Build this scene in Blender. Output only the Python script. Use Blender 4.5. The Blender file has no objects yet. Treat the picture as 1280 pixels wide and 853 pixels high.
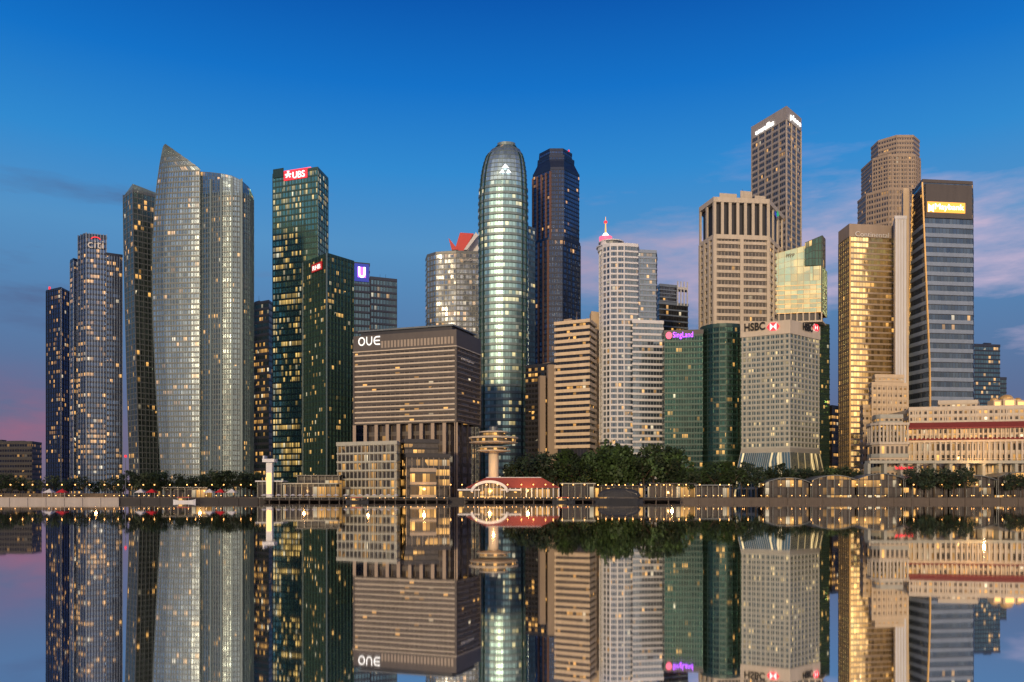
import bpy, math, random
from mathutils import Vector, Matrix
R=random.Random(7)
F=1004.0; H=617.0; CAM=4.6
S=bpy.context.scene; C=S.collection
def X(px,Y): return (px-640)/F*Y
def P(px,Y): return (X(px,Y),Y)
def Z(py,Y): return CAM+(H-py)/F*Y
def lin(c): return tuple(((v/255)/12.92 if v/255<=.04045 else ((v/255+.055)/1.055)**2.4) for v in c)
G=2.5   # ground level
pi=math.pi

# ------------------------------------------------------------------ materials
def newmat(name):
    m=bpy.data.materials.new(name); m.use_nodes=True
    nt=m.node_tree; b=nt.nodes['Principled BSDF']; return m,nt,b
class N:
    def __init__(s,nt): s.nt=nt
    def link(s,a,sock):
        if isinstance(a,bpy.types.NodeSocket): s.nt.links.new(a,sock)
        else: sock.default_value=a
    def m(s,op,a,b=0.0,c=None):
        n=s.nt.nodes.new('ShaderNodeMath'); n.operation=op
        s.link(a,n.inputs[0]); s.link(b,n.inputs[1])
        if c is not None: s.link(c,n.inputs[2])
        return n.outputs[0]
    def cl(s,a): return s.m('MINIMUM',s.m('MAXIMUM',a,0.0),1.0)
    def v(s,op,a,b=None):
        n=s.nt.nodes.new('ShaderNodeVectorMath'); n.operation=op
        s.link(a,n.inputs[0])
        if b is not None:
            if op=='SCALE': s.link(b,n.inputs['Scale'])
            else: s.link(b,n.inputs[1])
        return n.outputs['Value'] if op in('DOT_PRODUCT','LENGTH') else n.outputs[0]
    def mix(s,f,a,b,bt='MIX'):
        n=s.nt.nodes.new('ShaderNodeMix'); n.data_type='RGBA'; n.blend_type=bt
        s.link(f,n.inputs[0]); s.link(a if not isinstance(a,tuple) else (*a[:3],1),n.inputs[6]); s.link(b if not isinstance(b,tuple) else (*b[:3],1),n.inputs[7])
        return n.outputs[2]
    def comb(s,x,y,z):
        n=s.nt.nodes.new('ShaderNodeCombineXYZ'); s.link(x,n.inputs[0]); s.link(y,n.inputs[1]); s.link(z,n.inputs[2]); return n.outputs[0]
    def sep(s,a):
        n=s.nt.nodes.new('ShaderNodeSeparateXYZ'); s.nt.links.new(a,n.inputs[0]); return n.outputs
    def noise(s,vec,scale,detail=3,rough=.5):
        n=s.nt.nodes.new('ShaderNodeTexNoise'); s.nt.links.new(vec,n.inputs['Vector'])
        n.inputs['Scale'].default_value=scale; n.inputs['Detail'].default_value=detail; n.inputs['Roughness'].default_value=rough; return n.outputs
    def white(s,vec):
        n=s.nt.nodes.new('ShaderNodeTexWhiteNoise'); n.noise_dimensions='3D'; s.nt.links.new(vec,n.inputs['Vector']); return n.outputs
SEED=[1]
def facade(name,glass,frame,cw=1.5,fx=.12,fy=.08,lit=.1,litcol=(1,.5,.12),ls=1.3,rough=.1,metal=.75,tilt=.05,vary=.5,cluster=5,cool=.12):
    m,nt,b=newmat(name); n=N(nt); SEED[0]+=1; sd=SEED[0]*3.7
    uv=nt.nodes.new('ShaderNodeUVMap').outputs[0]
    u,v,_=n.sep(uv)
    U=n.m('DIVIDE',u,cw); fu=n.m('FLOOR',U); ru=n.m('SUBTRACT',U,fu); fv=n.m('FLOOR',v); rv=n.m('SUBTRACT',v,fv)
    w=n.white(n.comb(fu,fv,sd)); n1=w[0]; c1=w[1]
    w2=n.white(n.comb(n.m('FLOOR',n.m('DIVIDE',U,float(cluster))),fv,sd+9))[0]
    w3=n.white(n.comb(fu,fv,sd+17))[0]
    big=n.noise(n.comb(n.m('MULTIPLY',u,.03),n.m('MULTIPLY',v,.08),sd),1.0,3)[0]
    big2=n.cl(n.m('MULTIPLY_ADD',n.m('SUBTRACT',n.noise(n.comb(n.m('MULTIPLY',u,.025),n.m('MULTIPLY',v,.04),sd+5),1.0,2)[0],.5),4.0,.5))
    patch=n.m('MULTIPLY_ADD',n.cl(n.m('MULTIPLY_ADD',n.m('SUBTRACT',big,.5),5.0,.5)),1.5,.25)
    thr=n.m('MULTIPLY',n.m('MULTIPLY',n.m('MULTIPLY',w2,w2),3.0*lit),patch)
    litm=n.m('LESS_THAN',n1,thr)
    fr=n.m('MAXIMUM',n.m('LESS_THAN',ru,fx),n.m('GREATER_THAN',rv,1-fy))
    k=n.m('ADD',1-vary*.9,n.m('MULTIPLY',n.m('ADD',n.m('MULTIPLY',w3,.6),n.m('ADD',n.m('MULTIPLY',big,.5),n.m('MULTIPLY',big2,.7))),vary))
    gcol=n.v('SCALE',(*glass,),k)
    col=n.mix(fr,gcol,frame)
    nt.links.new(col,b.inputs['Base Color'])
    nt.links.new(n.m('MULTIPLY_ADD',fr,.4,rough),b.inputs['Roughness'])
    nt.links.new(n.m('MULTIPLY',n.m('SUBTRACT',1.0,n.m('MULTIPLY',fr,.8)),metal),b.inputs['Metallic'])
    geo=nt.nodes.new('ShaderNodeNewGeometry')
    d=n.v('SCALE',n.v('SUBTRACT',c1,(.5,.5,.5)),tilt)
    d2=n.v('SCALE',n.v('SUBTRACT',n.noise(n.comb(n.m('MULTIPLY',u,.12),n.m('MULTIPLY',v,.35),sd),1.0,3)[1],(.5,.5,.5)),tilt*2.5)
    nt.links.new(n.v('NORMALIZE',n.v('ADD',n.v('ADD',geo.outputs['Normal'],d),d2)),b.inputs['Normal'])
    e=n.m('MULTIPLY',n.m('MULTIPLY',litm,n.m('SUBTRACT',1.0,fr)),n.m('MULTIPLY',n.m('ADD',.2,n.m('POWER',w3,1.6)),n.m('MULTIPLY_ADD',rv,.7,.4)))
    nt.links.new(n.m('MULTIPLY',e,ls),b.inputs['Emission Strength'])
    ec=n.mix(n.m('MULTIPLY',n.m('GREATER_THAN',n.sep(c1)[1],1-cool),.8),litcol,(.95,.85,.6))
    nt.links.new(ec,b.inputs['Emission Color'])
    return m
def solid(name,col,rough=.7,metal=0,var=.25,scale=.35,streak=True):
    m,nt,b=newmat(name); n=N(nt)
    tc=nt.nodes.new('ShaderNodeTexCoord').outputs['Object']
    vec=n.v('MULTIPLY',tc,(1,1,.15 if streak else 1))
    a=n.noise(vec,scale,5,.6)[0]
    k=n.m('ADD',1-var,n.m('MULTIPLY',a,var*2))
    nt.links.new(n.v('SCALE',(*col,),k),b.inputs['Base Color'])
    b.inputs['Roughness'].default_value=rough; b.inputs['Metallic'].default_value=metal
    return m
def glow(name,col,st):
    m,nt,b=newmat(name); b.inputs['Base Color'].default_value=(*[c*.3 for c in col],1)
    b.inputs['Emission Color'].default_value=(*col,1); b.inputs['Emission Strength'].default_value=st
    return m
MT={}
MT['conc']=solid('pale_concrete',(.47,.42,.33))
MT['bank']=solid('bank_stone',(.33,.34,.29))
MT['white']=solid('white_cladding',(.56,.58,.6),.6,0,.15)
MT['cream']=solid('cream_stone',(.56,.45,.3))
MT['beige']=solid('beige_cladding',(.32,.26,.2))
MT['ashgrey']=solid('ash_grey_cladding',(.3,.28,.26))
MT['brown']=solid('brown_granite',(.07,.062,.056),.45)
MT['bronze']=solid('bronze_louvre',(.28,.24,.19),.45,.3)
MT['grey']=solid('grey_metal',(.12,.14,.15),.4,.3)
MT['dark']=solid('dark_metal',(.03,.032,.038),.4,.3)
MT['ink']=solid('black_letters',(.008,.008,.008),.8,0,.05)
MT['tarp']=solid('dark_tarpaulin',(.02,.024,.03),.75,0,.2)
MT['navy']=solid('navy_panel',(.02,.032,.065),.35,.4)
MT['paleblue']=solid('pale_blue_panel',(.2,.26,.34),.4,.3)
MT['teal']=solid('teal_panel',(.025,.06,.055),.35,.4)
MT['green']=solid('green_panel',(.05,.1,.085),.35,.4)
MT['sage']=solid('sage_panel',(.15,.21,.22),.45,.3)
MT['copper']=solid('copper_panel',(.24,.13,.08),.4,.3)
MT['gold']=solid('gold_panel',(.75,.48,.17),.35,.4)
MT['roofred']=solid('red_roof_tiles',(.2,.03,.025),.7,0,.4,1.0,False)
MT['stone']=solid('quay_stone',(.085,.07,.055),.8,0,.4,.5,False)
MT['pave']=solid('paving',(.03,.03,.031),.85,0,.3,.2,False)
MT['timber']=solid('deck_timber',(.035,.026,.02),.8)
MT['bark']=solid('bark',(.06,.045,.03),.9)
MT['redpaint']=solid('red_panel',(.5,.02,.02),.5,0,.1)
MT['canvas']=solid('white_canvas',(.6,.6,.58),.8,0,.1)
def leafmat(name,c):
    m,nt,b=newmat(name); n=N(nt)
    tc=nt.nodes.new('ShaderNodeTexCoord').outputs['Object']
    a=n.noise(tc,.55,3)[0]
    k=n.m('ADD',.2,n.m('MULTIPLY',n.m('POWER',a,2.0),3.6))
    nt.links.new(n.v('SCALE',c,k),b.inputs['Base Color']); b.inputs['Roughness'].default_value=.7
    return m
MT['leaf']=leafmat('foliage_green',(.026,.055,.013)); MT['leaf2']=leafmat('foliage_dark',(.013,.028,.011))
MT['lwhite']=glow('lit_white',(1,.95,.88),1.2); MT['lwarm']=glow('lit_warm',(1,.5,.14),2.2); MT['lamp']=glow('lamp_warm',(1,.45,.12),6)
MT['lred']=glow('lit_red',(1,.03,.05),1.3); MT['lpink']=glow('lit_pink',(1,.12,.22),1.5); MT['lpurple']=glow('lit_purple',(.45,.08,1),3)
MT['lyellow']=glow('lit_yellow',(1,.42,.06),1.5); MT['lblue']=glow('lit_blue',(.03,.06,.5),.6); MT['lgreen']=glow('lit_green',(.05,.6,.25),.5); MT['lwhite2']=glow('lit_white_bright',(1,.97,.93),2.2)

# ------------------------------------------------------------------ mesh builder
ORG={}; ROOF={}
class M:
    def __init__(s): s.v=[];s.f=[];s.uv=[]
    def face(s,pts,uv=None):
        i=len(s.v); s.v+= [tuple(p) for p in pts]; s.f.append(tuple(range(i,i+len(pts))))
        s.uv.append(uv if uv else [(p[0]+p[1],p[2]/4) for p in pts])
    def ring(s,a,z0,b,z1,us=None,v0=0,v1=1):
        n=len(a)
        if us is None: us=[0]; [us.append(us[-1]+math.dist(a[i],a[(i+1)%n])) for i in range(n)]
        for i in range(n):
            j=(i+1)%n
            zt0=z1[i] if isinstance(z1,list) else z1; zt1=z1[j] if isinstance(z1,list) else z1
            s.face([(*a[i],z0),(*a[j],z0),(*b[j],zt1),(*b[i],zt0)],[(us[i],v0),(us[i+1],v0),(us[i+1],v1),(us[i],v1)])
    def cap(s,p,z,up=True):
        q=[(*c,(z[i] if isinstance(z,list) else z)) for i,c in enumerate(p)]
        if not up: q=q[::-1]
        s.face(q)
    def prism(s,p,z0,z1,bottom=True):
        s.ring(p,z0,p,z1); s.cap(p,z1)
        if bottom: s.cap(p,z0,False)
    def annulus(s,a,b,z,up):
        n=len(a)
        for i in range(n):
            j=(i+1)%n; q=[(*b[i],z),(*b[j],z),(*a[j],z),(*a[i],z)]
            s.face(q if up else q[::-1])
    def box(s,x0,x1,y0,y1,z0,z1): s.prism([(x0,y0),(x1,y0),(x1,y1),(x0,y1)],z0,z1)
    def cyl(s,x,y,r0,r1,z0,z1,n=12,caps=True):
        a=circ(x,y,r0,n); b=circ(x,y,r1,n); s.ring(a,z0,b,z1)
        if caps: s.cap(b,z1); s.cap(a,z0,False)
    def bar(s,p,q,r,n=6,r2=None):
        r2=r if r2 is None else r2
        p=Vector(p);q=Vector(q);d=(q-p).normalized(); a=d.orthogonal().normalized(); b=d.cross(a)
        P0=[p+(a*math.cos(t)+b*math.sin(t))*r for t in [2*math.pi*i/n for i in range(n)]]
        P1=[q+(a*math.cos(t)+b*math.sin(t))*r2 for t in [2*math.pi*i/n for i in range(n)]]
        for i in range(n): j=(i+1)%n; s.face([P0[i],P0[j],P1[j],P1[i]])
        s.face(P1); s.face(P0[::-1])
    def xz(s,prof,y0,y1):
        s.face([(x,y0,z) for x,z in prof]); s.face([(x,y1,z) for x,z in prof][::-1])
        n=len(prof)
        for i in range(n):
            j=(i+1)%n; a=prof[i];b=prof[j]
            s.face([(a[0],y0,a[1]),(a[0],y1,a[1]),(b[0],y1,b[1]),(b[0],y0,b[1])])
    def build(s,name,mat,parent=None):
        me=bpy.data.meshes.new(name); o=(0,0,0)
        if parent is not None: o=ORG.get(parent.name,(0,0,0))
        me.from_pydata([(a-o[0],b-o[1],c-o[2]) for a,b,c in s.v],[],s.f)
        ul=me.uv_layers.new(name='UVMap')
        flat=[]
        for l in s.uv: flat+= [t for p in l for t in p]
        ul.data.foreach_set('uv',flat)
        me.materials.append(MT[mat] if isinstance(mat,str) else mat)
        ob=bpy.data.objects.new(name,me); C.objects.link(ob)
        if parent is not None: ob.parent=parent; ORG[ob.name]=o
        return ob
def circ(x,y,r,n=16,ry=None): 
    ry=r if ry is None else ry
    return [(x+r*math.cos(2*math.pi*i/n-math.pi*.5),y+ry*math.sin(2*math.pi*i/n-math.pi*.5)) for i in range(n)]
def offset(p,d):
    n=len(p); out=[]
    for i in range(n):
        a=Vector(p[i-1]);b=Vector(p[i]);c=Vector(p[(i+1)%n])
        e1=(b-a);e2=(c-b)
        e1=e1.normalized() if e1.length>1e-5 else e2.normalized(); e2=e2.normalized() if e2.length>1e-5 else e1
        n1=Vector((e1.y,-e1.x));n2=Vector((e2.y,-e2.x)); m=(n1+n2)
        m=m.normalized() if m.length>1e-5 else n1
        k=d/max(.45,m.dot(n1)); out.append((b.x+m.x*k,b.y+m.y*k))
    return out
def shrink(p,s,sy=None):
    cx=sum(a[0] for a in p)/len(p); cy=sum(a[1] for a in p)/len(p); sy=s if sy is None else sy
    return [(cx+(a[0]-cx)*s,cy+(a[1]-cy)*sy) for a in p]
def Q(pa,Ya,pb,Yb,pc,Yc):
    A=P(pa,Ya);B=P(pb,Yb);D=P(pc,Yc); return [A,B,D,(A[0]+D[0]-B[0],A[1]+D[1]-B[1])]
def thing(name,label,cat,loc=(0,0,0),group=None):
    o=bpy.data.objects.new(name,None); C.objects.link(o); o.location=loc; o.empty_display_size=1
    o['label']=label;o['category']=cat
    if group:o['group']=group
    ORG[o.name]=tuple(loc); return o
def tower_root(name,label,poly,cat='skyscraper'):
    cx=sum(a[0] for a in poly)/len(poly); cy=sum(a[1] for a in poly)/len(poly)
    return thing(name,label,cat,(cx,cy,G))
def storeys(root,pf,z0,z1,n,gm,bm,br=.3,out=.25,gname='window_row',bname='floor_band',roof=True,par=1.5):
    if not callable(pf): pp=pf; pf=lambda z:pp
    h=(z1-z0)/n; a=pf(z0); us=[R.randint(1,40)*60.0]; vo=R.randint(1,50)*100
    for i in range(len(a)): us.append(us[-1]+math.dist(a[i],a[(i+1)%len(a)]))
    for i in range(n):
        za=z0+i*h; zb=za+h*br; zc=za+h
        m=M(); q=pf(za); q2=pf(zb); o1=offset(q,out); o2=offset(q2,out)
        m.ring(o1,za,o2,zb); m.annulus(q2,o2,zb,True); m.annulus(q,o1,za,False); m.build(bname,bm,root)
        m=M(); m.ring(pf(zb-.02),zb-.02,pf(zc+.02),zc+.02,us,vo+i+br,vo+i+1); m.build(gname,gm,root)
    if roof:
        t=pf(z1); m=M(); m.prism(offset(t,out*1.2),z1,z1+.6); rf=m.build('roof',bm,root); ROOF[root.name]=rf
        m=M(); o1=offset(t,out*1.25);i1=offset(t,-.3); m.ring(o1,z1+.6,o1,z1+.6+par); m.annulus(i1,o1,z1+.6+par,True); m.ring(i1[::-1],z1+.6,i1[::-1],z1+.6+par); m.build('parapet',bm,rf)
def fins(root,pf,edges,per,z0,z1,w,d,mat,name='mullion',K=1,ends=True):
    if not callable(pf): pp=pf; pf=lambda z:pp
    zs=[z0+(z1-z0)*k/K for k in range(K+1)]
    for e,c in zip(edges,per if isinstance(per,list) else [per]*len(edges)):
        for s in range(c+1):
            if not ends and s in(0,c): continue
            t=s/c; m=M(); sec=[]
            for z in zs:
                p=pf(z); a=Vector(p[e]); b=Vector(p[(e+1)%len(p)]); tt=(b-a)
                tt=tt.normalized(); nn=Vector((tt.y,-tt.x)); q=a.lerp(b,t)
                sec.append([tuple(q-tt*w/2-nn*.2),tuple(q-tt*w/2+nn*d),tuple(q+tt*w/2+nn*d),tuple(q+tt*w/2-nn*.2)])
            for k in range(K): m.ring(sec[k],zs[k],sec[k+1],zs[k+1])
            m.cap(sec[-1],zs[-1]); m.build(name,mat,root)
def hit(px,A,B):
    k=(px-640)/F; dx=B[0]-A[0];dy=B[1]-A[1]
    t=(k*A[1]-A[0])/(dx-k*dy); return Vector((A[0]+dx*t,A[1]+dy*t))
def wallframe(A,B,pl,pr,pt,pb,off):
    a=hit(pl,A,B);b=hit(pr,A,B); d=(b-a).normalized(); nn=Vector((d.y,-d.x)); a=a+nn*off;b=b+nn*off
    Ym=(a.y+b.y)/2; return a,b,d,nn,Z(pt,Ym),Z(pb,Ym)
def text(root,s,A,B,pl,pr,pt,pb,mat,off=.6,name='sign',ext=.15,bold=0.0):
    a,b,d,nn,zt,zb=wallframe(A,B,pl,pr,pt,pb,off)
    cu=bpy.data.curves.new('t','FONT'); cu.body=s; cu.extrude=.02; cu.offset=bold
    o=bpy.data.objects.new('t',cu); C.objects.link(o); bpy.context.view_layer.update()
    me=bpy.data.meshes.new_from_object(o.evaluated_get(bpy.context.evaluated_depsgraph_get())); bpy.data.objects.remove(o)
    xs=[v.co.x for v in me.vertices]; ys=[v.co.y for v in me.vertices]
    x0,x1,y0,y1=min(xs),max(xs),min(ys),max(ys); W=(b-a).length; Hh=zt-zb
    og=ORG[root.name]
    for v in me.vertices:
        fx=(v.co.x-x0)/(x1-x0)*W; fz=(v.co.y-y0)/(y1-y0)*Hh; e=ext if v.co.z>0 else -ext
        p=a+d*fx+nn*e; v.co=(p.x-og[0],p.y-og[1],zb+fz-og[2])
    me.materials.clear(); me.materials.append(MT[mat]); ob=bpy.data.objects.new(name,me); C.objects.link(ob); ob.parent=root
    ORG[ob.name]=og; return ob
def panel(root,A,B,pl,pr,pt,pb,mat,off=.3,th=.3,name='sign_board'):
    a,b,d,nn,zt,zb=wallframe(A,B,pl,pr,pt,pb,off)
    m=M(); c=[a-nn*th,a,b,b-nn*th]; c=[tuple(v) for v in c]; m.prism(c,zb,zt); return m.build(name,mat,root)
def emblem(root,A,B,pl,pr,pt,pb,mat,polys,off=.7,name='emblem'):
    a,b,d,nn,zt,zb=wallframe(A,B,pl,pr,pt,pb,off); m=M(); W=(b-a).length
    for pg in polys:
        f=[]; 
        for u,v in pg: p=a+d*u*W; f.append((p.x,p.y,zb+v*(zt-zb)))
        m.face(f); g=[(x-nn.x*.25,y-nn.y*.25,z) for x,y,z in f]; m.face(g[::-1])
        for i in range(len(f)): j=(i+1)%len(f); m.face([g[i],g[j],f[j],f[i]])
    return m.build(name,mat,root)
def plant(root,poly,z,n=3,h=4,mat='grey',mast=1):
    par=ROOF.get(root.name,root)
    for i in range(n):
        q=shrink(poly,R.uniform(.18,.34),R.uniform(.25,.45)); 
        a=Vector(poly[0]);b=Vector(poly[1])
        t=(i+.5)/n-.5; dx=(b.x-a.x)*t*.7
        m=M(); m.prism([(x+dx,y) for x,y in q],z+.6,z+.6+h*R.uniform(.5,1)); m.build('roof_plant',mat,par)
    cx=sum(a[0] for a in poly)/len(poly); cy=sum(a[1] for a in poly)/len(poly)
    for i in range(mast):
        m=M(); dx=R.uniform(-4,4); m.bar((cx+dx,cy,z),(cx+dx,cy,z+h*2.4),.22,5,.08); m.build('mast',mat,par)

# ------------------------------------------------------------------ world
SUNV=Vector((-.3,-.92,.2)).normalized()
w=bpy.data.worlds.new('World'); S.world=w; w.use_nodes=True; nt=w.node_tree; n=N(nt)
bg=nt.nodes['Background']
d=n.v('NORMALIZE',nt.nodes.new('ShaderNodeTexCoord').outputs['Generated']); x,y,z=n.sep(d)
rp=nt.nodes.new('ShaderNodeValToRGB'); nt.links.new(z,rp.inputs[0]); el=rp.color_ramp.elements
stops=[(0,(116,102,124)),(.05,(104,102,132)),(.11,(88,106,146)),(.2,(84,124,170)),(.29,(82,144,196)),(.37,(46,136,206)),(.45,(12,112,198)),(.53,(0,84,172)),(.75,(3,60,130)),(1,(2,45,105))]
el[0].position=0; el[0].color=(*lin(stops[0][1]),1); el[1].position=1; el[1].color=(*lin(stops[-1][1]),1)
for p_,c_ in stops[1:-1]: e=el.new(p_); e.color=(*lin(c_),1)
def gb(cx_,cz_,sx,sz):
    a=n.m('POWER',n.m('DIVIDE',n.m('SUBTRACT',x,cx_),sx),2.0); b_=n.m('POWER',n.m('DIVIDE',n.m('SUBTRACT',z,cz_),sz),2.0)
    return n.m('EXPONENT',n.m('MULTIPLY',n.m('ADD',a,b_),-1.0))
cn=n.noise(n.v('ADD',n.v('MULTIPLY',d,(1.8,1.8,9)),(3.1,0,.35)),2.0,8,.6)[0]
cn2=n.noise(n.v('ADD',n.v('MULTIPLY',d,(3,3,11)),(1.1,4,.75)),2.4,8,.62)[0]
wt=n.m('ADD',n.m('ADD',n.m('MULTIPLY',gb(.42,.26,.3,.06),.31),n.m('MULTIPLY',gb(.12,.275,.16,.035),.24)),n.m('ADD',n.m('MULTIPLY',gb(-.47,.315,.08,.018),.3),n.m('MULTIPLY',gb(-.5,.2,.16,.035),.17)))
cf=n.cl(n.m('MULTIPLY',n.m('ADD',n.m('SUBTRACT',cn,.61),wt),4.4)); cf=n.m('MULTIPLY',cf,n.cl(n.m('MULTIPLY_ADD',cn2,2.4,-.45)))
cf=n.m('MULTIPLY',cf,n.cl(n.m('MULTIPLY',n.m('SUBTRACT',.42,z),8.0)))
ccol=n.mix(n.cl(n.m('MULTIPLY_ADD',x,1.3,.5)),lin((80,96,136)),lin((196,178,204)))
skyc=n.mix(n.cl(cf),rp.outputs[0],ccol)
pk=n.cl(n.m('MULTIPLY',gb(-.53,.075,.07,.04),n.m('MULTIPLY_ADD',cn2,3.2,-.9)))
skyc=n.mix(pk,skyc,lin((142,100,130)))
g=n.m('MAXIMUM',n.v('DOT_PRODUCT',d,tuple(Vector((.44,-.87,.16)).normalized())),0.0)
gl=n.v('SCALE',(2.0,1.32,.66),n.m('MULTIPLY',n.m('POWER',g,12.0),1.0))  # warm sky glow added behind the camera so the glass reflects gold
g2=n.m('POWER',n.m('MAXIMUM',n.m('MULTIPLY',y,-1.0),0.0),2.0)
gl2=n.v('SCALE',(.1,.12,.14),n.m('MULTIPLY',g2,n.m('MAXIMUM',n.m('SUBTRACT',1.0,n.m('ABSOLUTE',z)),0.0)))  # soft fill light added to the sky behind the camera
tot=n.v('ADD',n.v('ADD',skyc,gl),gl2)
sk=nt.nodes.new('ShaderNodeTexSky'); sk.sky_type='NISHITA'; sk.sun_disc=False; sk.sun_elevation=math.asin(SUNV.z); sk.sun_rotation=math.atan2(SUNV.x,SUNV.y)%(2*math.pi)
tot=n.v('ADD',tot,n.v('SCALE',sk.outputs[0],.003))
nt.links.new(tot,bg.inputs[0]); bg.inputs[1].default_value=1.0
L=bpy.data.lights.new('sun','SUN'); L.energy=2.6; L.color=(1,.7,.4); L.angle=math.radians(5)
lo=bpy.data.objects.new('sun',L); C.objects.link(lo); lo.rotation_euler=(-SUNV).to_track_quat('-Z','Y').to_euler(); lo.location=(-300,-400,300)

# ------------------------------------------------------------------ camera
cd=bpy.data.cameras.new('camera'); cam=bpy.data.objects.new('camera',cd); C.objects.link(cam); S.camera=cam
cam.location=(0,0,CAM); cam.rotation_euler=(math.pi/2,0,0); cd.sensor_width=36; cd.lens=F/1280*36; cd.shift_y=(H-426.5)/1280; cd.clip_end=20000; cd.clip_start=.5
S.view_settings.view_transform='Standard'; S.view_settings.look='None'; S.view_settings.exposure=0

# ------------------------------------------------------------------ setting
def struct(m,name,mat):
    o=m.build(name,mat); o['kind']='structure'; return o
mm,nt,b=newmat('bay_water'); n=N(nt)
b.inputs['Base Color'].default_value=(.84,.86,.9,1); b.inputs['Metallic'].default_value=1; b.inputs['Roughness'].default_value=.025
tc=nt.nodes.new('ShaderNodeTexCoord').outputs['Object']
nz=n.v('SCALE',n.v('SUBTRACT',n.noise(n.v('MULTIPLY',tc,(.5,1.6,1)),.35,4,.6)[1],(.5,.5,.5)),.0022)
nt.links.new(n.v('NORMALIZE',n.v('ADD',n.v('MULTIPLY',nz,(1,1,0)),(0,0,1))),b.inputs['Normal'])
m=M(); m.face([(-9000,-600,0),(9000,-600,0),(9000,9000,0),(-9000,9000,0)]); struct(m,'water',mm)
m=M(); m.box(-1500,1500,421,9000,-2,G); struct(m,'ground',MT['pave'])
m=M(); m.box(-1500,1500,470,486,G+.004,G+.02); struct(m,'road',solid('asphalt',(.05,.05,.052)))

# ================================================================== TOWERS
gz=lambda y,Y:Z(y,Y)
p=Q(-60,900,40,890,52,915)
r=tower_root('office_block','low dark office block with rooftop sign at the far left edge, beyond the towers',p,'building')
g_low=facade('lowblock_glass',(.03,.035,.05),(.02,.02,.02),3,.2,.2,.22,ls=.6)
storeys(r,p,G,gz(554,890),10,g_low,'dark',.35,.2); plant(r,p,gz(554,890),3,4,'dark',0)
# slim navy tower
gN=facade('navy_glass',(.05,.1,.24),(.012,.018,.035),2.6,.22,.1,.15,ls=1.2,rough=.15)
p=Q(58,705,76,694,89,712); r=tower_root('office_tower','slim dark navy glass tower with a red beacon, leftmost of the tall towers',p)
storeys(r,p,G,gz(362,694),44,gN,'navy',.25,.2); fins(r,p,[0,1],[6,4],G,gz(360,694),.5,.5,'navy')
m=M(); m.cyl(*P(62,704),.8,.8,gz(362,694)+2,gz(358,694)+2,8); m.build('beacon','lred',r)
plant(r,p,gz(362,694),2,3,'navy',0)
# stepped navy tower
gC=facade('citi_glass',(.05,.1,.22),(.02,.03,.05),2.2,.2,.12,.27,ls=1.5,rough=.15,cluster=3)
p=Q(98,662,108,655,133,660); r=tower_root('office_tower','navy stepped tower covered in lit windows with a white sign under an arc',p)
zt=gz(297,655); storeys(r,p,G,zt,50,gC,'navy',.28,.2); fins(r,p,[0,1],[3,7],G,zt+4,.45,.6,'paleblue')
q=Q(88,668,92,662,101,668); storeys(r,q,G,gz(326,662),44,gC,'navy',.28,.2); fins(r,q,[0,1],[1,3],G,gz(326,662),.4,.5,'paleblue')
q=Q(131,662,133,657,153,663); storeys(r,q,G,gz(319,657),45,gC,'navy',.28,.2); fins(r,q,[1],[6],G,gz(319,657),.4,.5,'paleblue')
q=Q(99,664,106,657,132,662); m=M(); m.prism(offset(q,.3),zt,zt+4); m.build('crown','navy',r)
text(r,'citi',p[1],p[2],110,130,301,310.5,'canvas',1.6)
arc=[(.5+.5*math.cos(t),.0+1.0*math.sin(t)) for t in [math.pi*i/12 for i in range(13)]]+[(.5+.42*math.cos(t),.7*math.sin(t)) for t in [math.pi*(12-i)/12 for i in range(13)]]
arcs=[[arc[i],arc[i+1],arc[24-i],arc[25-i]] for i in range(12)]
emblem(r,p[1],p[2],114,126,296,299.5,'lred',arcs,1.6)
# residential sail group
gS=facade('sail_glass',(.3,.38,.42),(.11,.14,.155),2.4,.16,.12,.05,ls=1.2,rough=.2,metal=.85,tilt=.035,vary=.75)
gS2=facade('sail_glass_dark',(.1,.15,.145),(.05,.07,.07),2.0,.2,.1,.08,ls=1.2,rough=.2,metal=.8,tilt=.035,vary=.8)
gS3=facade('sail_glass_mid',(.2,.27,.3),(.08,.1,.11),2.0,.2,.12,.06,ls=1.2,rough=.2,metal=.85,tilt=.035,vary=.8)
def pf(z):
    t=(z-G)/230; a=154+9*max(0.0,1-t)**1.3
    return [P(a,616),P(a+12,602),P(201,616),P(201,640)]
r=tower_root('residential_tower','dark grey green glass residential slab directly left of the tall sail shaped tower',pf(G))
zt=gz(240,602); storeys(r,pf,G,zt,56,gS2,'grey',.16,.12); fins(r,pf,[0,1],[3,6],G,zt+3,.3,.35,'grey',K=12)
q=pf(zt); m=M(); m.ring(offset(q,.15),zt+2,offset(q,.15),[zt+1,zt+6,zt+3,zt+1]); m.build('roof_screen','sage',r)
LE=[(180,204.5),(200,200.5),(230,196),(270,192.5),(300,191),(350,190.5),(400,191.5),(450,193.5),(500,196),(587,201),(640,204)]
def le(py):
    for (a,x0),(b,x1) in zip(LE,LE[1:]):
        if py<=b: return x0+(x1-x0)*max(0,(py-a))/(b-a)
    return LE[-1][1]
YS=566
def pfs(z):
    py=H-(z-CAM)*F/YS; l=le(max(181,py)); rr=250 if py>212 else max(l+1.2,205+(py-180)/32*45); 
    w=rr-l
    return [P(l,YS+4),P(l+w*.25,YS+1.5),P(l+w*.55,YS),P(l+w*.8,YS-1),P(rr,YS-1.5),P(rr,YS+22),P(l+w*.2,YS+26)]
r=tower_root('residential_tower','tall silver blue glass tower with a pointed sail shaped top, the peak on its left',pfs(G))
zt=gz(181.5,YS); storeys(r,pfs,G,zt,66,gS,'grey',.24,.2,roof=False)
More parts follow.
